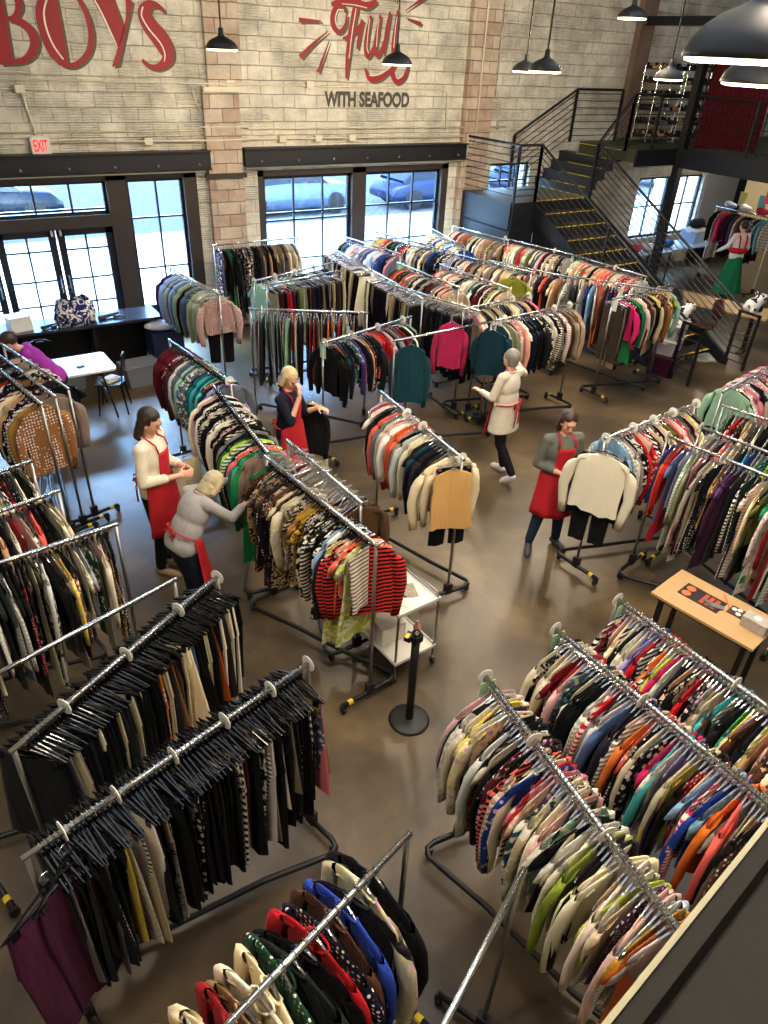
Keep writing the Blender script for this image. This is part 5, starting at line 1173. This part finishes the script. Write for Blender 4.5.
facing('blouse', (24,62,72), 'plain', 412, 338, 'dark teal blouse facing out at the right end of the rack behind the blonde woman', 1, 4, (.92,1.2,1.2), push=.0)
facing('sweater', (178,40,84), 'plain', 453, 316, 'magenta sweater facing out in the middle of the photo', 1, 6, (.8,1.2,1.1), push=.0)
facing('blouse', (16,48,58), 'plain', 494, 324, 'deep teal jacket facing out under a white tag', 3, 0, (.9,1.2,.92), push=-.05)
facing('jacket', (122,124,40), 'plain', 514, 271, 'olive green zip jacket facing out near the stair racks', 0, 0, (1.15,1.2,1.1), push=-.1)
facing('dress', (24,122,64), 'plain', 251, 452, 'sheer green dress beside the grey-clad woman', 2, 40, (.85,1,1.05), hg='black', push=.1)
facing('pair of trousers', (78,28,60), 'plain', 40, 868, 'dark plum wide trousers at the left end of the lower black-hanger rack', 0, 25, (1.25,1,1.04), hg='black', push=-.05)
facing('pair of trousers', (74,26,56), 'plain', 62, 850, 'second plum trousers behind the dark plum wide trousers', 2, 40, (1.2,1,1.06), hg='black', push=.0)
special('dress', (30,30,34), 'plain', 4.42, 12.3, 1.6, 80, 'black dress at the left end of the rack before the pier', 1, 'clear')
# garments held in hands
special('pair of trousers', (206,196,160), 'plain', 1.66, 6.16, 1.22, 20, 'beige trousers held up by the dark-haired woman', 0, 'clear', scale=.75)
facing('blouse', (20,20,22), 'plain', 309, 398, 'black top held low by the blonde woman', 1, -10, (.85,1,1.0), z=1.22)
facing('dress', (214,200,160), 'plain', 311, 398, 'cream garment hanging behind the black top held by the blonde woman', 0, -10, (.85,1,.95), z=1.22, push=.06)
special('pair of trousers', (176,150,112), 'plain', 4.95, 4.22, 1.10, 70, 'tan garment held by the woman at right', 2, 'clear', scale=.35)
# empty clear hangers on the half-empty rack
m_ = None; rnd = random.Random(3)
def bare_hanger(P, rz, lab, grp, mt, kind='shoulder'):
    global m_
    if (kind) not in BH:
        o = make_hanger(kind, mt, True, None); o.name = 'clothes_hanger'; BH[kind] = o; CHILD[o.name] = list(o.children)
    else: o = dup(BH[kind])
    o.location = P; o.rotation_euler = (rnd.uniform(-.1,.1), 0, rz); tag(o, lab, 'hanger', grp); return o
BH = {}
for i in range(34):
    t = i/34*.98; bare_hanger((2.37+.06*t, 5.22-1.15*t, 1.6), math.radians(3)+rnd.uniform(-.35,.35), 'empty clear plastic hanger on the half-empty rack', 'empty hangers on the half-empty rack', M['clear'], 'clip' if i % 3 == 0 else 'shoulder')
# loose nested rails' hangers
for i in range(5): bare_hanger((.45-.03*i*2.2, 7.95+.12*i, 1.6), math.radians(12)+rnd.uniform(-.3,.3), 'empty hanger on the middle nested rail at the left edge', 'empty hangers on the nested rails', M['clear'], 'shoulder')
# stanchion
e = empty('belt_stanchion', (2.41, 3.15, 0), 0, 'black belt stanchion with round base standing in the aisle', 'stanchion')
MB().lathe([(.02,0),(.165,0),(.168,.008),(.15,.02),(.05,.032),(.02,.034)], n=36).build('base', M['black'], e, True)
MB().lathe([(.032,.03),(.032,.88)], n=20).build('post', M['black'], e, True)
MB().lathe([(.036,.86),(.037,.955),(.03,.97),(.001,.972)], n=20).build('belt_head', M['black_gloss'], e, True)
m_ = MB()
for a in range(4): m_.box((.038*math.cos(a*PI/2), .038*math.sin(a*PI/2), .92), (.012,.06,.055), rz=a*PI/2)
m_.build('belt_slots', M['black'], e)
MB().box((-.055,.02,.93), (.07,.05,.05), rz=.5).build('belt_clip', M['black'], e); MB().box((-.075,.01,.957), (.05,.03,.006), rz=.5).build('yellow_mark', M['yellow'], e)
# utility cart
e = empty('utility_cart', (2.72, 3.86, 0), math.radians(4), 'white two-shelf wire utility cart with papers on top', 'cart')
for z in (.2, .74):
    m_ = MB().box((0,0,z), (.44,.58,.018)); m_.tube([(-.22,-.29,z+.02),(.22,-.29,z+.02),(.22,.29,z+.02),(-.22,.29,z+.02)], .010, 6, closed=True); m_.build('shelf', M['white'], e)
for sx in (-.21,.21):
    m_ = MB(); m_.tube([(sx,-.28,.08),(sx,-.28,.76),(sx,-.24,.80),(sx,.24,.80),(sx,.28,.76),(sx,.28,.08)], .011, 8); m_.build('frame', M['steel'], e, True)
for sx in (-.21,.21):
    for sy in (-.28,.28):
        c = MB().box((sx,sy,.065), (.025,.03,.03)).build('caster', M['steel'], e); MB().lathe([(0,-.012),(.028,-.012),(.032,0),(.028,.012),(0,.012)], n=14, M=Matrix.Rotation(PI/2,3,'Y')).build('wheel', M['rubber'], c, loc=(sx,sy,.033))
M['paper'] = mat('paper', (228,222,210), .7); M['card_print'] = mat('printed_card', (150,140,120), .6, noise=.6, nscale=30)
for i, (x, y, r) in enumerate(((2.70,3.98,.2),(2.78,3.80,-.3),(2.66,3.72,.5))):
    tag(MB().box((0,0,0), (.13,.18,.003), rz=0).build('paper_sheet', M['card_print'] if i == 1 else M['paper'], loc=(x,y,.752), rz=r), ['white sheet at the back of the utility cart top','printed card in the middle of the utility cart top','white sheet at the front of the utility cart top'][i], 'paper')
tag(MB().lathe([(.03,0),(.034,.01),(.034,.15),(.014,.19),(.014,.21),(.001,.212)], n=14).build('spray_bottle', mat('pinkish_bottle', (206,150,130), .3), loc=(2.86,3.74,.21)), 'small bottle on the lower shelf of the utility cart', 'bottle')
tag(MB().box((0,0,.09), (.24,.3,.18)).build('paper_bag', M['paper'], loc=(2.66,3.95,.212)), 'white bag on the lower shelf of the utility cart', 'bag')
# wooden table with placemats and tissue box
P1, P2, P3 = at(692,569,.76), at(651,592,.76), at(753,650,.76)
u_ = (P3-P2); Lx = u_.length; ux = u_.normalized(); vy = Vector((-ux.y, ux.x, 0)); Wd = .52
ang = math.atan2(ux.y, ux.x); cc = P2+ux*Lx/2+vy*Wd/2
e = empty('wooden_table', (cc.x, cc.y, 0), ang, 'pale wooden table with black frame beside the lower right racks', 'table')
mb_ = MB().box((0,0,.748), (Lx+.0,Wd,.024)); mb_.build('table_top', M['pale_wood'], e)
m_ = MB().box((0,0,.71), (Lx-.1,Wd-.1,.05)); m_.build('table_frame', M['black'], e)
for sx in (-1,1):
    for sy in (-1,1): MB().box((sx*(Lx/2-.08), sy*(Wd/2-.08), .35), (.04,.04,.70)).build('leg', M['black'], e)
def on_table(px, py): p = at(px, py, .76); return p
p = on_table(702, 598)
e2 = tag(MB().box((0,0,.002), (.36,.2,.003)).build('printed_placemat', mat('dark_placemat', (40,30,26), .4), loc=(p.x,p.y,.76), rz=ang), 'dark printed mat with food pictures on the wooden table', 'placemat')
for i, (x, y) in enumerate(((-.12,.04),(-.12,-.05))): MB().lathe([(.001,.001),(.04,.001),(.04,.003),(.03,.004),(.001,.004)], n=18).build('dish_picture', mat('dish_orange', (190,104,54), .5), e2, loc=(x,y,.003))
for i in range(3): MB().box((.02+.05*i, -.0, .0045), (.035,.15,.001)).build('menu_picture', mat('menu_red', (176,70,44), .5), e2)
p = on_table(715, 607); tag(MB().box((0,0,.006), (.13,.05,.012)).cap((-.05,0,.01),(-.09,.04,.01),.018,.012,8).build('cloth_gloves', mat('grey_glove', (104,106,108), .7), loc=(p.x,p.y,.766), rz=ang+.4), 'small grey folded glove on the edge of the printed mat', 'glove')
p = on_table(738, 613); e2 = tag(MB().box((0,0,.002), (.15,.13,.003)).build('photo_card', mat('dark_card', (62,50,44), .4), loc=(p.x,p.y,.76), rz=ang), 'small dark photo card partly under the tissue box', 'card')
for x, y in ((-.04,.02),(.01,-.02),(.0,.04)): MB().lathe([(.001,.001),(.022,.001),(.022,.003),(.001,.004)], n=14).build('dish_picture', M['paper'], e2, loc=(x,y,.002))
p = on_table(754, 628); e2 = tag(MB().box((0,0,.05), (.12,.20,.10)).build('tissue_box', mat('grey_marble_box', (170,164,156), .5, noise=.35, nscale=25), loc=(p.x,p.y,.76), rz=ang+PI/2), 'grey marbled box on the wooden table', 'box')
MB().lathe([(.001,.1),(.03,.1),(.03,.102),(.001,.103)], n=16).build('slot', M['paper'], e2)
p = on_table(727, 602); tag(MB().box((0,0,.002), (.012,.2,.002)).build('red_tape_strip', mat('red_tape', (200,90,60), .6), loc=(p.x,p.y,.76), rz=ang+PI/2-.9), 'thin reddish tape strip across the wooden table', 'tape')
# window counter, folding table, chair
e = empty('window_counter', (1.45, 11.62, 0), 0, 'long dark counter along the left windows', 'counter')
MB().box((0,0,.86), (3.1,.62,.04)).build('counter_top', mat('dark_counter_top', (44,46,54), .18), e)
MB().box((0,.28,.42), (3.0,.04,.84)).build('back_panel', M['black'], e)
for x in (-1.45,-.5,.5,1.45): MB().box((x,0,.42), (.05,.5,.84)).build('support', M['black'], e)
e = empty('folding_table', (1.25, 10.10, 0), math.radians(2), 'folding table with shiny white top at left', 'table')
mb_ = MB(); hx, hy, r = .62, .36, .06; poly = []
for cx_, cy_, a0 in ((hx-r,hy-r,0),(-hx+r,hy-r,PI/2),(-hx+r,-hy+r,PI),(hx-r,-hy+r,1.5*PI)):
    for k in range(5): a = a0+k*PI/8; poly.append((cx_+r*math.cos(a), cy_+r*math.sin(a)))
n = len(poly); mb_.add([(a,b_,.73) for a,b_ in poly]+[(a,b_,.76) for a,b_ in poly], [tuple(range(n-1,-1,-1)), tuple(range(n,2*n))]+[(i,(i+1)%n,n+(i+1)%n,n+i) for i in range(n)])
mb_.build('table_top', mat('white_laminate', (216,218,216), .25), e)
for sx in (-1,1):
    for sy in (-1,1): MB().tube([(sx*.42,sy*.26,.73),(sx*.54,sy*.28,0)], .014, 8).build('leg', M['black'], e)
    MB().tube([(sx*.50,-.27,.3),(sx*.50,.27,.3)], .011, 8).build('crossbar', M['black'], e)
tag(MB().box((0,0,.01), (.09,.06,.02)).build('price_gun', M['black'], loc=(1.45,10.0,.76), rz=.4), 'small dark gadget on the white folding table', 'gadget')
def metal_chair(x, y, rz, lab):
    e = empty('metal_chair', (x, y, 0), rz, lab, 'chair')
    mb_ = MB(); mb_.lathe([(.001,.455),(.19,.455),(.20,.447),(.19,.44),(.001,.44)], n=24); mb_.box((0,.05,.448), (.36,.3,.012)); mb_.build('seat', M['black_gloss'], e)
    for sx in (-1,1):
        for sy in (-1,1): MB().tube([(sx*.15,sy*.15,.445),(sx*.20,sy*.20,0)], [.016,.013], 8).build('leg', M['black_gloss'], e)
    MB().tube([(-.17,-.17,.445),(-.185,-.20,.7),(-.15,-.22,.82),(-.05,-.225,.86),(.05,-.225,.86),(.15,-.22,.82),(.185,-.20,.7),(.17,-.17,.445)], .011, 8).build('back_hoop', M['black_gloss'], e)
    MB().box((0,-.205,.64), (.11,.008,.40)).build('backrest', M['black_gloss'], e)
    return e
metal_chair(1.83, 10.1, math.radians(70), 'black metal cafe chair right of the white folding table')
metal_chair(1.1, 10.82, math.radians(175), 'black metal cafe chair behind the white folding table')
tag(MB().box((0,0,.015), (.22,.16,.03)).box((.01,.01,.04), (.18,.13,.02)).build('notebook_stack', M['paper'], loc=(1.83,10.1,.456), rz=.5), 'small pile of papers on the black metal chair seat', 'papers')
# bins and boxes by the counter
def tub(name, x, y, z, w, d, h, body, lid, lab, rz=0, cat='storage tub'):
    e = empty(name, (x, y, z), rz, lab, cat)
    vs = []
    for (zz, s_) in ((0,.86),(h*.9,1.0)): vs += [(-w/2*s_,-d/2*s_,zz),(w/2*s_,-d/2*s_,zz),(w/2*s_,d/2*s_,zz),(-w/2*s_,d/2*s_,zz)]
    MB().add
    m_ = MB(); m_.add(vs, [(3,2,1,0),(0,1,5,4),(1,2,6,5),(2,3,7,6),(3,0,4,7),(4,5,6,7)]); m_.build('tub_body', body, e)
    m_ = MB(); m_.box((0,0,h*.93), (w*1.05,d*1.06,h*.07)); m_.box((0,0,h*.98), (w*.9,d*.88,h*.05)); m_.build('lid', lid, e)
    for sx in (-1,1): MB().box((sx*w*.53,0,h*.86), (.02,.12,.05)).build('handle', lid, e)
M['tub_clear'] = mat('cloudy_tub', (196,192,196), .3); M['tub_purple'] = mat('purple_tub', (62,22,46), .35); M['tub_grey'] = mat('grey_tub', (120,124,130), .3)
bp = at(661, 372, 0)
tub('storage_tub', bp.x, bp.y, 0, .52, .42, .36, M['tub_purple'], M['tub_purple'], 'dark purple storage tub at the bottom of the stack of three', .3)
tub('storage_tub', bp.x+.02, bp.y+.02, .365, .50, .38, .27, M['tub_clear'], M['white'], 'clear storage tub in the middle of the stack of three', .35)
tub('storage_tub', bp.x+.03, bp.y+.03, .64, .50, .38, .27, M['tub_clear'], M['white'], 'clear storage tub on top of the stack of three', .28)
tub('storage_tub', 2.45, 10.95, 0, .55, .40, .34, M['tub_grey'], M['tub_grey'], 'grey translucent tub on the floor under the counter end', .1)
tub('storage_tub', 1.4, 11.2, 0, .5, .36, .3, M['tub_grey'], M['black'], 'grey tub under the counter behind the folding table', 0)
e = tag(MB().box((0,0,.2), (.5,.42,.40)).build('cardboard_box', mat('navy_printed_box', (34,44,82), .6), loc=(3.0,11.35,.26), rz=.05), 'dark blue printed box beside the counter end', 'box')
tag(MB().box((0,0,.13), (.52,.44,.26)).build('cardboard_box', mat('pale_box', (196,186,170), .7), loc=(3.0,11.35,0), rz=.0), 'pale box under the dark blue printed box', 'box')
m_ = MB(); m_.ell((0,0,.07), (.30,.2,.075)); m_.ell((.12,.04,.1), (.2,.15,.07)); tag(remesh(m_, 'folded_linen', cl('white_linen', (222,220,224)), .012, 3), 'bundle of white linen on the dark blue printed box', 'linen').location = (3.0,11.35,.665)
# patterned tote on the counter
e = empty('tote_bag', (1.75, 11.52, .88), .3, 'blue and white patterned tote bag on the window counter', 'bag')
m_ = MB(); vs = []
for k, (z, s_) in enumerate(((0,1.0),(.12,1.12),(.26,1.0),(.36,.82))):
    for j in range(20): a = 2*PI*j/20; vs.append((.30*s_*math.cos(a)+.015*math.sin(5*a+k), .17*s_*math.sin(a), z+.03*math.sin(3*a)*(k == 3)))
m_.add(vs, [(k*20+j, k*20+(j+1)%20, (k+1)*20+(j+1)%20, (k+1)*20+j) for k in range(3) for j in range(20)]+[tuple(range(19,-1,-1))])
bo = m_.build('bag_body', M_CLOTH['swirl print'], e, True); bo.color = (*lin((24,34,100)),1)
for s_ in (-1,1): MB().tube([(-.12,s_*.14,.34),(-.08,s_*.16,.50),(.08,s_*.16,.50),(.12,s_*.14,.34)], .010, 6).build('handle', M['black'], e, True)
e = tag(MB().box((0,0,.10), (.30,.24,.20)).box((0,0,.205), (.32,.26,.02)).build('plastic_box', M['white'], loc=(.95,11.55,.88), rz=.2), 'white plastic box on the window counter behind the purple-clad woman', 'box')
m_ = MB(); m_.cap((-.12,0,.03),(.1,.02,.03),.03,.02); m_.cap((.0,-.06,.02),(.16,-.02,.03),.02,.015); tag(m_.build('marker_pile', M['black'], loc=(1.35,11.45,.88), rz=.4), 'small pile of black tools on the window counter', 'tools')
m_ = MB(); m_.cap((-.16,0,.03),(.16,.05,.04),.035,.02); m_.cap((.05,-.05,.03),(.2,-.1,.02),.02,.012); tag(m_.build('scarf', mat('dark_scarf', (60,50,56), .8), loc=(2.25,11.55,.88), rz=.2), 'dark scarf lying on the counter right of the tote bag', 'scarf')
# wall switch rail under the left pier
# mezzanine: shoe shelves, curtain, blue bin, banner
def shelf_unit(x, y, lab, n=5, w=1.0, dx=0, rz=0):
    e = empty('wire_shelf', (x, y, ZM), rz, lab, 'shelf')
    for sx in (-1,1):
        for sy in (-1,1): MB().tube([(sx*w/2,sy*.2,0),(sx*w/2,sy*.2,1.5)], .012, 6).build('upright', M['chrome'], e)
    for k in range(n):
        z = .12+k*(.26 if n == 6 else .33); m_ = MB()
        for t in (-.2,.2): m_.tube([(-w/2,t,z),(w/2,t,z)], .008, 6)
        for j in range(9): m_.tube([(-w/2+w*j/8,-.2,z),(-w/2+w*j/8,.2,z)], .004, 5)
        m_.build('shelf_grid', M['chrome'], e)
    return e
shoe_p = None; rs = random.Random(9)
shoe_cols = [('black',(20,20,22)),('dark brown',(52,36,28)),('grey',(110,108,106)),('tan',(150,116,80)),('black',(16,16,18)),('charcoal',(40,40,44))]
def shoe(P, rz, lab):
    global shoe_p
    if shoe_p is None:
        m_ = MB(); m_.cap((0,-.09,.035),(0,.09,.025),.034,.034,10); m_.cap((0,-.09,.03),(0,-.085,.09),.034,.030,10); m_.box((0,0,.006), (.07,.26,.012)); m_.box((0,-.09,.02), (.05,.05,.04))
        shoe_p = m_.build('shoe', M_CLOTH['plain'], None, True); o = shoe_p
    else: o = shoe_p.copy(); COL.objects.link(o)
    c = rs.choice(shoe_cols); o.location = P; o.rotation_euler.z = rz; o.color = (*lin(c[1]),1); tag(o, lab % c[0], 'shoe', 'shoes on the mezzanine shelves')
for (ux_, uy_, lab) in ((14.95, 12.35, 'left'), (15.95, 12.1, 'right')):
    shelf_unit(ux_, uy_, 'wire shelf full of dark shoes on the mezzanine, %s one' % lab, n=6, w=.95)
    for k in range(12):
        for j in range(9): shoe((ux_-.42+.105*j, uy_+(-.08 if k % 2 else .1)+rs.uniform(-.03,.03), ZM+.132+(k//2)*.26+(.0 if k % 2 else .0)), PI+rs.uniform(-.3,.3), '%s shoe on the '+lab+' wire shelf of the mezzanine')
    for k in range(0):
        for j in range(9): shoe((ux_-.45+.112*j, uy_+rs.uniform(-.04,.04), ZM+.132+k*.33), PI+rs.uniform(-.3,.3), '%s shoe on the '+lab+' wire shelf of the mezzanine')
shelf_unit(15.6, 8.9, 'wire shelf right of the dark red curtain on the mezzanine', rz=PI/2)
for k, (y_, z_, c_, nm_, lb) in enumerate(((9.2,.45,(50,150,190),'plastic_bin','light blue bin on the shelf right of the red curtain'),(8.8,.45,(60,140,180),'plastic_bin','second light blue bin, right of the first one'),(9.1,1.12,(190,190,186),'plastic_bin','white box on the upper shelf right of the curtain'),(8.7,.79,(30,30,34),'fabric_box','black box on the middle shelf right of the curtain'),(8.75,1.12,(40,40,44),'fabric_box','black box on the upper shelf right of the curtain'))):
    tag(MB().box((0,0,.1), (.34,.32,.2)).box((0,0,.205), (.36,.34,.014)).build(nm_, mat('bin', c_, .4), loc=(15.6,y_,ZM+z_+.008)), lb, 'box')
# curtain
e = empty('curtain', (14.85, 10.38, ZM), 0, 'dark red pleated curtain hanging behind the mezzanine railing', 'curtain')
vs = []; n = 90
for k in range(9):
    z = .06+2.15*k/8
    for j in range(n+1):
        t = j/n; vs.append((.045*math.sin(t*2*PI*15)*(1-.25*k/8)+.02*math.sin(t*9+k), -.72+1.44*t, z+.03*math.sin(t*5)*(k == 0)))
m_ = MB(); m_.add(vs, [(k*(n+1)+j, k*(n+1)+j+1, (k+1)*(n+1)+j+1, (k+1)*(n+1)+j) for k in range(8) for j in range(n)]); m_.build('curtain_cloth', cl('curtain_red', (70,8,18)), e, True)
MB().tube([(0,-.8,2.23),(0,.8,2.23)], .02, 8).build('curtain_rod', M['black'], e)
for s_ in (-.78,.78): MB().tube([(0,s_,2.23),(0,s_,0)], .018, 8).build('curtain_post', M['black'], e)
# red banner on the mezzanine front
p = atx_ = None
bn = tag(MB().box((0,0,0), (.02,.9,.75)).build('red_banner', mat('banner_red', (190,26,40), .6), loc=(14.428, 8.4, 2.72), rz=0), 'red banner with a round yellow emblem at the right edge', 'banner')
MB().lathe([(.001,-.002),(.16,-.002),(.16,.002),(.001,.002)], n=24, M=Matrix.Rotation(PI/2,3,'Y')).build('emblem', M['yellow'], bn, loc=(-.013,-.05,-.12))
text_mesh('e', 'lettering', .2, M['red'], bn, (-.017,-.05,-.12), (PI/2,0,-PI/2), .001, .004, .14, .13)
# tables under the mezzanine
def plain_table(x, y, rz, w, d, lab, top=(90,130,180), h=.75, cat='table'):
    e = empty('work_table', (x, y, 0), rz, lab, cat)
    MB().box((0,0,h-.015), (w,d,.03)).build('table_top', mat('table_top', top, .35), e)
    for sx in (-1,1):
        for sy in (-1,1): MB().tube([(sx*(w/2-.06),sy*(d/2-.06),h-.03),(sx*(w/2-.06),sy*(d/2-.06),0)], .015, 8).build('leg', M['black'], e)
    return e
plain_table(16.6, 12.0, 0, 1.8, .75, 'pale blue table by the windows under the mezzanine', (170,186,206))
plain_table(14.9, 11.9, 0, 1.5, .75, 'table behind the stairs under the mezzanine', (150,160,172))
tub('fabric_bin', 17.0, 12.05, .75, .6, .45, .34, mat('pale_bin', (150,170,190), .5), M['white'], 'pale bin standing on the table by the mezzanine windows', .1, 'bin')
m_ = MB(); m_.ell((0,0,.1), (.25,.18,.12)); m_.ell((.15,.05,.12), (.15,.13,.1)); tag(remesh(m_, 'folded_clothes', cl('dark_bundle', (28,30,36)), .012, 3), 'dark heap of clothes on the pale bin', 'clothes').location = (17.0,12.05,1.10)
for i, (x, y, c_, lb) in enumerate(((14.6,11.9,(180,60,90),'pink heap of clothes on the table behind the stairs'),(15.1,11.85,(200,200,206),'white heap of clothes on the table behind the stairs'),(15.9,12.0,(60,110,170),'blue heap of clothes left on the window table'))):
    m_ = MB(); m_.ell((0,0,.06), (.22,.17,.08)); m_.ell((-.08,.04,.1), (.12,.12,.07)); m_.ell((.1,-.05,.09), (.12,.1,.06)); tag(remesh(m_, 'folded_clothes', cl('heap_%d' % i, c_), .012, 3), lb, 'clothes').location = (x,y,.75)
# slatted wooden table with dark red chairs right of the stairs
e = empty('slatted_table', (12.75, 8.25, 0), math.radians(-72), 'long pale slatted wooden table right of the stairs', 'table')
m_ = MB()
for k in range(9): m_.box((-.98+.245*k, 0, .745), (.235,.8,.03))
m_.build('slat_top', M['pale_wood'], e)
for sx in (-.8,.8):
    MB().box((sx,0,.37), (.07,.07,.72)).build('leg', M['black'], e); MB().box((sx,0,.02), (.1,.6,.04)).build('foot', M['black'], e)
def office_chair(x, y, rz, c_, lab):
    e = empty('swivel_chair', (x, y, 0), rz, lab, 'chair'); mt = mat('chair_vinyl', c_, .5)
    m_ = MB(); m_.ell((0,0,.50), (.23,.22,.05), n=20); m_.build('seat', mt, e, True)
    m_ = MB(); m_.ell((0,-.22,.80), (.22,.05,.20), n=20); m_.build('backrest', mt, e, True)
    MB().tube([(0,-.1,.48),(0,-.24,.52),(0,-.27,.75)], .018, 8).build('back_bracket', M['black'], e, True)
    MB().tube([(0,0,.46),(0,0,.10)], .025, 10).build('stem', M['steel'], e)
    for k in range(5): a = 2*PI*k/5; MB().tube([(0,0,.12),(.26*math.cos(a),.26*math.sin(a),.06)], .018, 6).build('leg', M['black'], e)
office_chair(12.1, 7.9, math.radians(60), (60,20,30), 'dark red swivel chair at the slatted table')
office_chair(12.0, 8.75, math.radians(70), (24,24,30), 'black swivel chair at the slatted table')
# cow-spotted cushions
def cow(x, y, z, lab, s=1.0):
    m_ = MB(); m_.ell((0,0,.10*s), (.16*s,.12*s,.12*s)); m_.ell((.1*s,-.03*s,.2*s), (.09*s,.09*s,.09*s)); m_.ell((.17*s,-.05*s,.18*s), (.05*s,.05*s,.045*s))
    for q in (-1,1): m_.ell((.08*s,-.03*s+q*.08*s,.27*s), (.02*s,.035*s,.03*s))
    for a, b_ in ((-.1,-.08),(-.1,.08),(.08,-.09),(.08,.08)): m_.cap((a*s,b_*s,.06*s),(a*s,b_*s,.02*s),.04*s,.035*s)
    mt, nt_, bb = nm('cow_spots'); v = nt_.nodes.new('ShaderNodeTexNoise'); v.inputs['Scale'].default_value = 9; tc = nt_.nodes.new('ShaderNodeTexCoord'); r_ = nt_.nodes.new('ShaderNodeValToRGB')
    r_.color_ramp.elements[0].position = .54; r_.color_ramp.elements[0].color = (.75,.74,.7,1); r_.color_ramp.elements[1].position = .56; r_.color_ramp.elements[1].color = (.01,.01,.01,1)
    nt_.links.new(tc.outputs['Object'], v.inputs['Vector']); nt_.links.new(v.outputs['Fac'], r_.inputs['Fac']); nt_.links.new(r_.outputs['Color'], bb.inputs['Base Color']); bb.inputs['Roughness'].default_value = .9
    o = remesh(m_, 'plush_cow', mt, .01, 2); o.location = (x, y, z); tag(o, lab, 'soft toy'); return o
cow(bp.x+.25, bp.y+.05, .92, 'black and white spotted plush cow on the stacked tubs', .95)
cow(12.2, 7.1, .98, 'black and white spotted plush cow on the stair end frame', 1.1)
# goods on top of the white rack
for i, (y_, c_, lb) in enumerate(((11.0,(150,170,210),'pale blue folded pile on the white rack'),(10.6,(220,220,225),'white folded pile on the white rack'),(10.15,(200,40,70),'red bag on top of the white rack'))):
    m_ = MB(); m_.ell((0,0,.06), (.14,.15,.07)); m_.ell((0,.06,.1), (.1,.1,.05)); tag(remesh(m_, 'folded_clothes', cl('pile_%d' % i, c_), .012, 3), lb, 'clothes').location = (16.6, y_, 1.77)
for y_, c_, lb in ((10.75,(206,208,120),'pale yellow card standing on the white rack'),(10.25,(120,190,205),'pale blue card standing on the white rack')):
    tag(MB().box((0,0,.15), (.02,.18,.30)).build('card_sign', mat('card_sign', c_, .6), loc=(16.62,y_,1.86)), lb, 'card')
# paper on the stair panel
tag(MB().box((0,0,0), (.22,.006,.2)).build('paper_notice', M['paper'], loc=(10.45,11.17,1.52)), 'white paper notice on the black panel under the landing', 'notice')
# dark slipper-like shoes lying on the floor near the right racks
for x, y, lb in ((7.55,4.75,'black flat object on the floor at the right, nearer one'),(7.95,4.95,'black flat object on the floor at the right, farther one')):
    tag(MB().lathe([(.001,0),(.17,0),(.18,.012),(.16,.03),(.001,.035)], n=24).build('floor_disc', M['black'], None, True, loc=(x,y,0)), lb, 'base plate')
